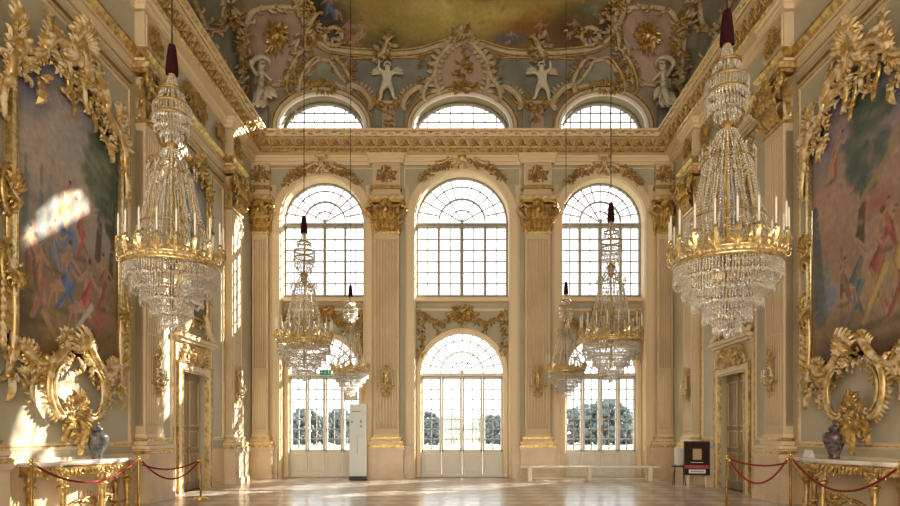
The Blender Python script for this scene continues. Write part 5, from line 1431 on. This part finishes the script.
b = MB(WT); b.add([(-.14, 0, 0), (.14, 0, 0), (.14, .15, -.04), (-.14, .15, -.04), (-.14, 0, -.1), (.14, 0, -.1)], [(0, 1, 2, 3), (3, 2, 5, 4), (0, 3, 4), (1, 5, 2), (0, 4, 5, 1)])
tag(b.build('notice_card', 'paper', None, side_loc(1, 13.0, 1.05, .36), side_rz(1)), 'small blank white tent card on the right console table', 'card')

posts = {}
def stanchion(key, X, Y, h, lab):
    posts[key] = (X, Y, h)
    t = thing('barrier_post', lab, 'barrier post', (X, Y, 0), 0, 'brass rope barrier posts')
    b = MB(); b.lathe([(.16, 0), (.16, .015), (.15, .03), (.05, .05), (.028, .07)], 24); b.build('base', 'brass', t)
    b = MB(); b.lathe([(.024, .05), (.024, h-.1), (.034, h-.095), (.034, h-.06), (.022, h-.055)], 14); b.build('pole', 'brass', t)
    b = MB(); b.lathe([(.022, h-.055), (.02, h-.045), (.034, h-.03), (.036, h-.015), (.02, h), (0, h+.005)], 12); b.build('finial', 'brass', t)
    b = MB(); b.tube([(.05*math.cos(a), .05*math.sin(a), h-.08) for a in [2*PI*q/12 for q in range(12)]], .007, 5, closed=True); b.build('hook_ring', 'brass', t)
stanchion('A', -6.55, 9.62, 1.14, 'brass barrier post at the near end of the left console table')
stanchion('B', -6.5, 12.75, 1.10, 'brass barrier post at the far end of the left console table')
stanchion('C', -6.17, 15.0, 1.0, 'brass barrier post standing before the left doorway')
stanchion('D', 5.27, 12.9, 1.10, 'brass barrier post standing before the right doorway, by the notice board')
stanchion('E', 6.38, 12.55, 1.14, 'brass barrier post at the far end of the right console table')
def rope(k0, k1, sag, lab, dz=0.):
    a, c = posts[k0], posts[k1]; A = Vector((a[0], a[1], a[2]-.08)); B = Vector((c[0], c[1], c[2]-.08+dz)); d = (B-A).normalized()
    A += d*.04; B -= d*.04
    t = thing('barrier_rope', lab, 'rope', tuple(A), 0, 'burgundy barrier ropes')
    pts = [tuple((B-A)*q/20+Vector((0, 0, -sag*4*(q/20)*(1-q/20)))) for q in range(21)]
    b = MB(); b.tube(pts, .019, 8); b.build('cord', 'rope', t)
    for s0, s1 in ((0, 1), (20, 19)):
        b = MB(); p = Vector(pts[s0]); q = p+(Vector(pts[s1])-p).normalized()*.07; b.tube([tuple(p), tuple(q)], .024, 8); b.build('end_clip', 'brass', t)
posts['W'] = (6.9, 13.55, 1.0); posts['X'] = (6.3, 9.3, 1.12); posts['V'] = (-6.9, 13.5, .98)
rope('A', 'B', .36, 'long burgundy barrier rope in front of the left console table')
rope('B', 'C', .42, 'deeper hanging burgundy rope before the left doorway')
rope('V', 'C', .17, 'shallower burgundy rope from the left table end to the doorway post')
rope('D', 'E', .50, 'deeply sagging burgundy rope before the right doorway')
rope('D', 'W', .10, 'shallow burgundy rope from the right doorway post towards the wall')
rope('E', 'X', .50, 'burgundy barrier rope in front of the right console table')
stanchion('X', 6.3, 9.3, 1.12, 'brass barrier post at the near end of the right console table')

# bench
t = thing('long_bench', 'long low cream bench in front of the right French door', 'bench', (4.15, 20.95, 0))
b = MB(); b.box(-2.3, 2.3, -.2, .2, .43, .48); b.build('seat', 'bench', t)
for x in (-1.95, -.02, 1.95):
    for y in (-.15, .15):
        b = MB(); b.box(x-.065, x+.065, y-.03, y+.03, 0, .43); b.box(x-.07, x+.07, y-.035, y+.035, 0, .05); b.build('leg', 'bench', t)
    b = MB(); b.box(x-.03, x+.03, -.13, .13, .3, .36); b.build('cross_rail', 'bench', t)
b = MB(); b.box(-1.9, 1.9, -.015, .015, .07, .1); b.build('stretcher', 'bench', t)

# display column
t = thing('display_column', 'tall narrow pale blue-white display panel standing left of the middle door', 'display panel', (-3.46, 21.25, 0))
b = MB(); b.box(-.27, .27, -.12, .12, .14, 2.52); b.build('panel', 'panelw', t)
b = MB(); b.box(-.28, .28, -.14, .14, 0, .14); b.build('base', 'dark', t)
b = MB(); b.box(.262, .285, -.125, .125, .14, 2.52); b.build('edge_strip', 'white', t)
b = MB(); b.box(.08, .14, -.126, -.12, 1.9, 2.0); b.box(.08, .15, -.126, -.12, 1.76, 1.82); b.box(-.22, -.16, -.126, -.12, 1.9, 1.96); b.box(-.02, -.005, -.126, -.12, .9, 1.5); b.box(-.2, .1, -.126, -.12, 2.26, 2.29); b.build('printed_marks', 'bars', t)

# exit sign on the transom
t = thing('exit_sign', 'small green exit sign with white running figure on the left door transom', 'sign', (-4.82, YB+.30, 3.62))
b = MB(WT); b.box(-.2, .2, 0, .17, 0, .05); b.build('housing', 'green', t)
b = MB(WT)
b.ball((.005, .135, .052), .013, 0, 6, 4); b.bar([(.0, .12), (-.012, .075)], .022, .004, .05); b.bar([(-.012, .078), (.018, .05), (.012, .02)], .012, .004, .05); b.bar([(-.012, .078), (-.04, .05), (-.06, .055)], .012, .004, .05)
b.bar([(0, .115), (.03, .095), (.045, .11)], .009, .004, .05); b.bar([(0, .115), (-.03, .11), (-.035, .085)], .009, .004, .05)
b.box(.085, .13, .03, .14, .05, .054); b.bar([(-.15, .085), (-.09, .085)], .02, .004, .05); b.bar([(-.13, .11), (-.16, .085), (-.13, .06)], .014, .004, .05)
b.build('running_figure', 'white', t)
t = thing('hanging_notice', 'small square white notice in a thin frame on the left door, beside the display panel', 'notice', (-3.95, YB+.36, 2.95))
b = MB(WT); b.box(-.22, .22, -.22, .22, 0, .02); b.build('sheet', 'paper', t)
b = MB(WT); b.bar([(-.22, -.22), (.22, -.22), (.22, .22), (-.22, .22)], .03, .03, .0, closed=True); b.bar([(-.12, .06), (.12, .06)], .04, .004, .02); b.bar([(-.12, -.04), (.12, -.04)], .03, .004, .02); b.build('frame', 'bars', t)

# notice board on easel, right
t = thing('easel_board', 'dark notice board with small picture, red band and white label on easel legs', 'notice board', (6.68, 18.3, 0), R(-12)); t.scale = (.84, .9, .97)
b = MB(WT)
for u in (-.28, .3): b.bar([(u, 0), (u*.9, 1.3)], .035, .03, -.03)
b.tube([(0, 1.2, -.05), (0, 0, -.5)], .017, 6)
for u, nm_ in ((0, 'legs'),): b.build('easel_legs', 'bench', t)
b = MB(WT); b.box(-.42, .42, .36, 1.36, 0, .04); b.build('board', 'board', t)
b = MB(WT); b.bar([(-.41, .37), (.41, .37), (.41, 1.35), (-.41, 1.35)], .03, .02, .03, closed=True); b.build('board_frame', 'dark', t)
b = MB(WT); b.box(-.13, .15, .82, 1.14, .04, .045); b.build('picture', 'sepia', t)
b = MB(WT); b.box(-.38, .38, .56, .66, .04, .045); b.build('red_band', 'red', t)
b = MB(WT); b.box(-.26, .28, .42, .53, .04, .046); b.box(-.2, .2, .73, .745, .04, .045); b.build('label', 'paper', t)
b = MB(WT)
for k in range(9): b.box(-.2+k*.05, -.2+k*.05+.03, .455, .495, .046, .048)
b.build('lettering', 'dark', t)
t = thing('folding_stand', 'small grey stand with a pale sheet beside the notice board', 'stand', (6.42, 19.0, 0), R(-10))
for u in (-.16, .16):
    b = MB(WT); b.tube([(u, 0, .15), (u*.7, .62, 0)], .013, 6); b.build('leg', 'dark', t); b = MB(WT); b.tube([(u, 0, -.2), (u*.7, .62, 0)], .013, 6); b.build('leg', 'dark', t)
b = MB(WT); b.box(-.2, .2, .55, .6, -.1, .1); b.build('shelf', 'dark', t)
b = MB(WT); b.box(-.13, .13, .6, 1.12, -.02, .0); b.build('sheet', 'paper', t)

# ------------------------------------------------------------------ the garden behind the windows
b = MB(); b.box(-260, 260, YB+.65, 420, -.6, -.22); o = b.build('trim_99', 'gravel'); o.name = 'garden_ground'; st(o)
b = MB(); b.box(-120, 120, 46, 95, -.22, -.19); o = tag(b.build('lawn', 'lawn'), 'flat green lawn seen far outside through the French doors', 'lawn')
def balustrade(x0, x1, Y, lab):
    t = thing('balustrade', lab, 'balustrade', ((x0+x1)/2, Y, -.22)); w = (x1-x0)/2
    b = MB(); b.box(-w, w, -.15, .15, .85, .98); b.build('rail', 'stone', t)
    b = MB(); b.box(-w, w, -.15, .15, 0, .12); b.build('base', 'stone', t)
    n = 16; 
    for k in range(n+1):
        x = -w+2*w*k/n
        b = MB(); b.lathe([(.08, .12), (.05, .2), (.1, .38), (.05, .62), (.08, .85)], 8, (x, 0, 0)); b.build('baluster', 'stone', t)
for i, x in enumerate((-11.2, -5.2, .8, 6.8, 12.8)): balustrade(x-2.6, x+2.6, 38, ['leftmost white stone balustrade section outside', 'white stone balustrade section seen through the left door', 'white stone balustrade section seen through the middle door', 'white stone balustrade section seen through the right door', 'rightmost white stone balustrade section outside'][i])
def tree(x, Y, h, wd, lab, seed):
    t = thing('tree', lab, 'tree', (x, Y, -.22), 0, 'garden trees far outside'); rr = random.Random(seed)
    b = MB(); b.tube([(0, 0, 0), (.1, 0, h*.5)], [h*.05, h*.025], 7); b.build('trunk', 'trunk', t)
    b = MB()
    for k in range(240):
        a = rr.uniform(0, 2*PI); q = rr.random()**.5; z = h*rr.uniform(.06, .95); f_ = math.sin(PI*min(1, max(.08, z/h)))**.55
        b.ball((q*wd*f_*math.cos(a), q*wd*f_*math.sin(a)*.6, z), h*rr.uniform(.03, .085), 0, 6, 4)
    b.build('crown', 'foliage', t)
for i, (px, w_, h_) in enumerate(((290, 3.4, 5.2), (305, 3.6, 6.6), (322, 4, 5.4), (338, 3.4, 6.2), (352, 3, 4.8), (424, 4, 6.2), (436, 3.2, 5.0), (452, 2.4, 5.8), (488, 3.2, 5.6), (500, 3.2, 5.2), (572, 4, 6.4), (586, 4.6, 7.6), (606, 5, 8.0), (622, 4.2, 6.6), (636, 2.6, 3.8))):
    Y = 112+(i % 3)*5
    tree((px-VX)*Y/F, Y, h_, w_, ('distant garden tree seen through the %s door, %s' % (('left' if px < 400 else 'middle' if px < 540 else 'right'), {290: 'at its left edge', 305: 'tall and left of centre', 322: 'low at its centre', 338: 'right of centre', 352: 'behind the display panel', 424: 'wide at its left edge', 436: 'low, second from its left', 452: 'narrow at its centre', 488: 'right of centre', 500: 'at its right edge', 572: 'at its left edge', 586: 'second from its left', 606: 'the tallest of all', 622: 'right of the tallest', 636: 'smallest, at its right edge'}[px])), 100+i)
t = thing('garden_pavilion', 'small pale building with blue-grey roof among the trees outside the middle door', 'building', ((473-VX)*142/F, 142, -.22))
b = MB(); b.box(-2.4, 2.4, 0, 3, 0, 2.6); b.build('wall', 'vault_cream', t); b = MB(); b.add([(-2.6, -.2, 2.6), (2.6, -.2, 2.6), (2.6, 3.2, 2.6), (-2.6, 3.2, 2.6), (-1.6, 1.5, 4.0), (1.6, 1.5, 4.0)], [(0, 1, 5, 4), (1, 2, 5), (2, 3, 4, 5), (3, 0, 4)]); b.build('roof', 'vault_grey', t)

# ------------------------------------------------------------------ light and camera
w = bpy.data.worlds.new('World'); bpy.context.scene.world = w; w.use_nodes = True
bg = w.node_tree.nodes['Background']; bg.inputs[0].default_value = (.93, .97, 1.0, 1); bg.inputs[1].default_value = 2.7
s = bpy.data.lights.new('sun', 'SUN'); s.energy = 22; s.angle = R(.6); s.color = (1., .90, .74)
so = bpy.data.objects.new('sun', s); col.objects.link(so); el = R(24)
so.rotation_euler = Vector((-.73*math.cos(el), -.68*math.cos(el), -math.sin(el))).to_track_quat('-Z', 'Y').to_euler()
def portal(x, y, z, sx, sz, rx):
    l = bpy.data.lights.new('window_portal', 'AREA'); l.shape = 'RECTANGLE'; l.size = sx; l.size_y = sz; l.cycles.is_portal = True
    o = bpy.data.objects.new('window_portal', l); col.objects.link(o); o.location = (x, y, z); o.rotation_euler = (rx, 0, 0)
for c, hw in BAYS:
    portal(c, YB+.75, 2.6, 2*hw, 5.2, R(-90)); portal(c, YB+.75, 8.5, 2*hw, 4.4, R(-90)); portal(c, YB+.75, 12.6, 2*hw, 1.4, R(-90))
    portal(c, YF-.75, 5.4, 2*hw, 10.8, R(90))
for c, hw in BAYS:      # added warm fill lamps inside the front wall, standing in for window daylight
    l = bpy.data.lights.new('window_daylight', 'AREA'); l.shape = 'RECTANGLE'; l.size = 2*hw-.1; l.size_y = 10.4; l.energy = 720; l.color = (1., .84, .62)
    o = bpy.data.objects.new('window_daylight', l); col.objects.link(o); o.location = (c, YF+.12, 5.4); o.rotation_euler = (R(90), 0, 0)
cd = bpy.data.cameras.new('camera'); co = bpy.data.objects.new('camera', cd); col.objects.link(co)
co.location = (CX, 0, CZ); co.rotation_euler = (R(90), 0, 0)
cd.sensor_width = 36; cd.lens = F/900*36; cd.shift_x = (450-VX)/900; cd.shift_y = (VY-253)/900; cd.clip_start = .05; cd.clip_end = 1000
sc_ = bpy.context.scene; sc_.camera = co
sc_.view_settings.view_transform = 'Standard'; sc_.view_settings.look = 'None'; sc_.view_settings.gamma = 1; sc_.view_settings.exposure = 0.12
sc_.view_settings.use_curve_mapping = False
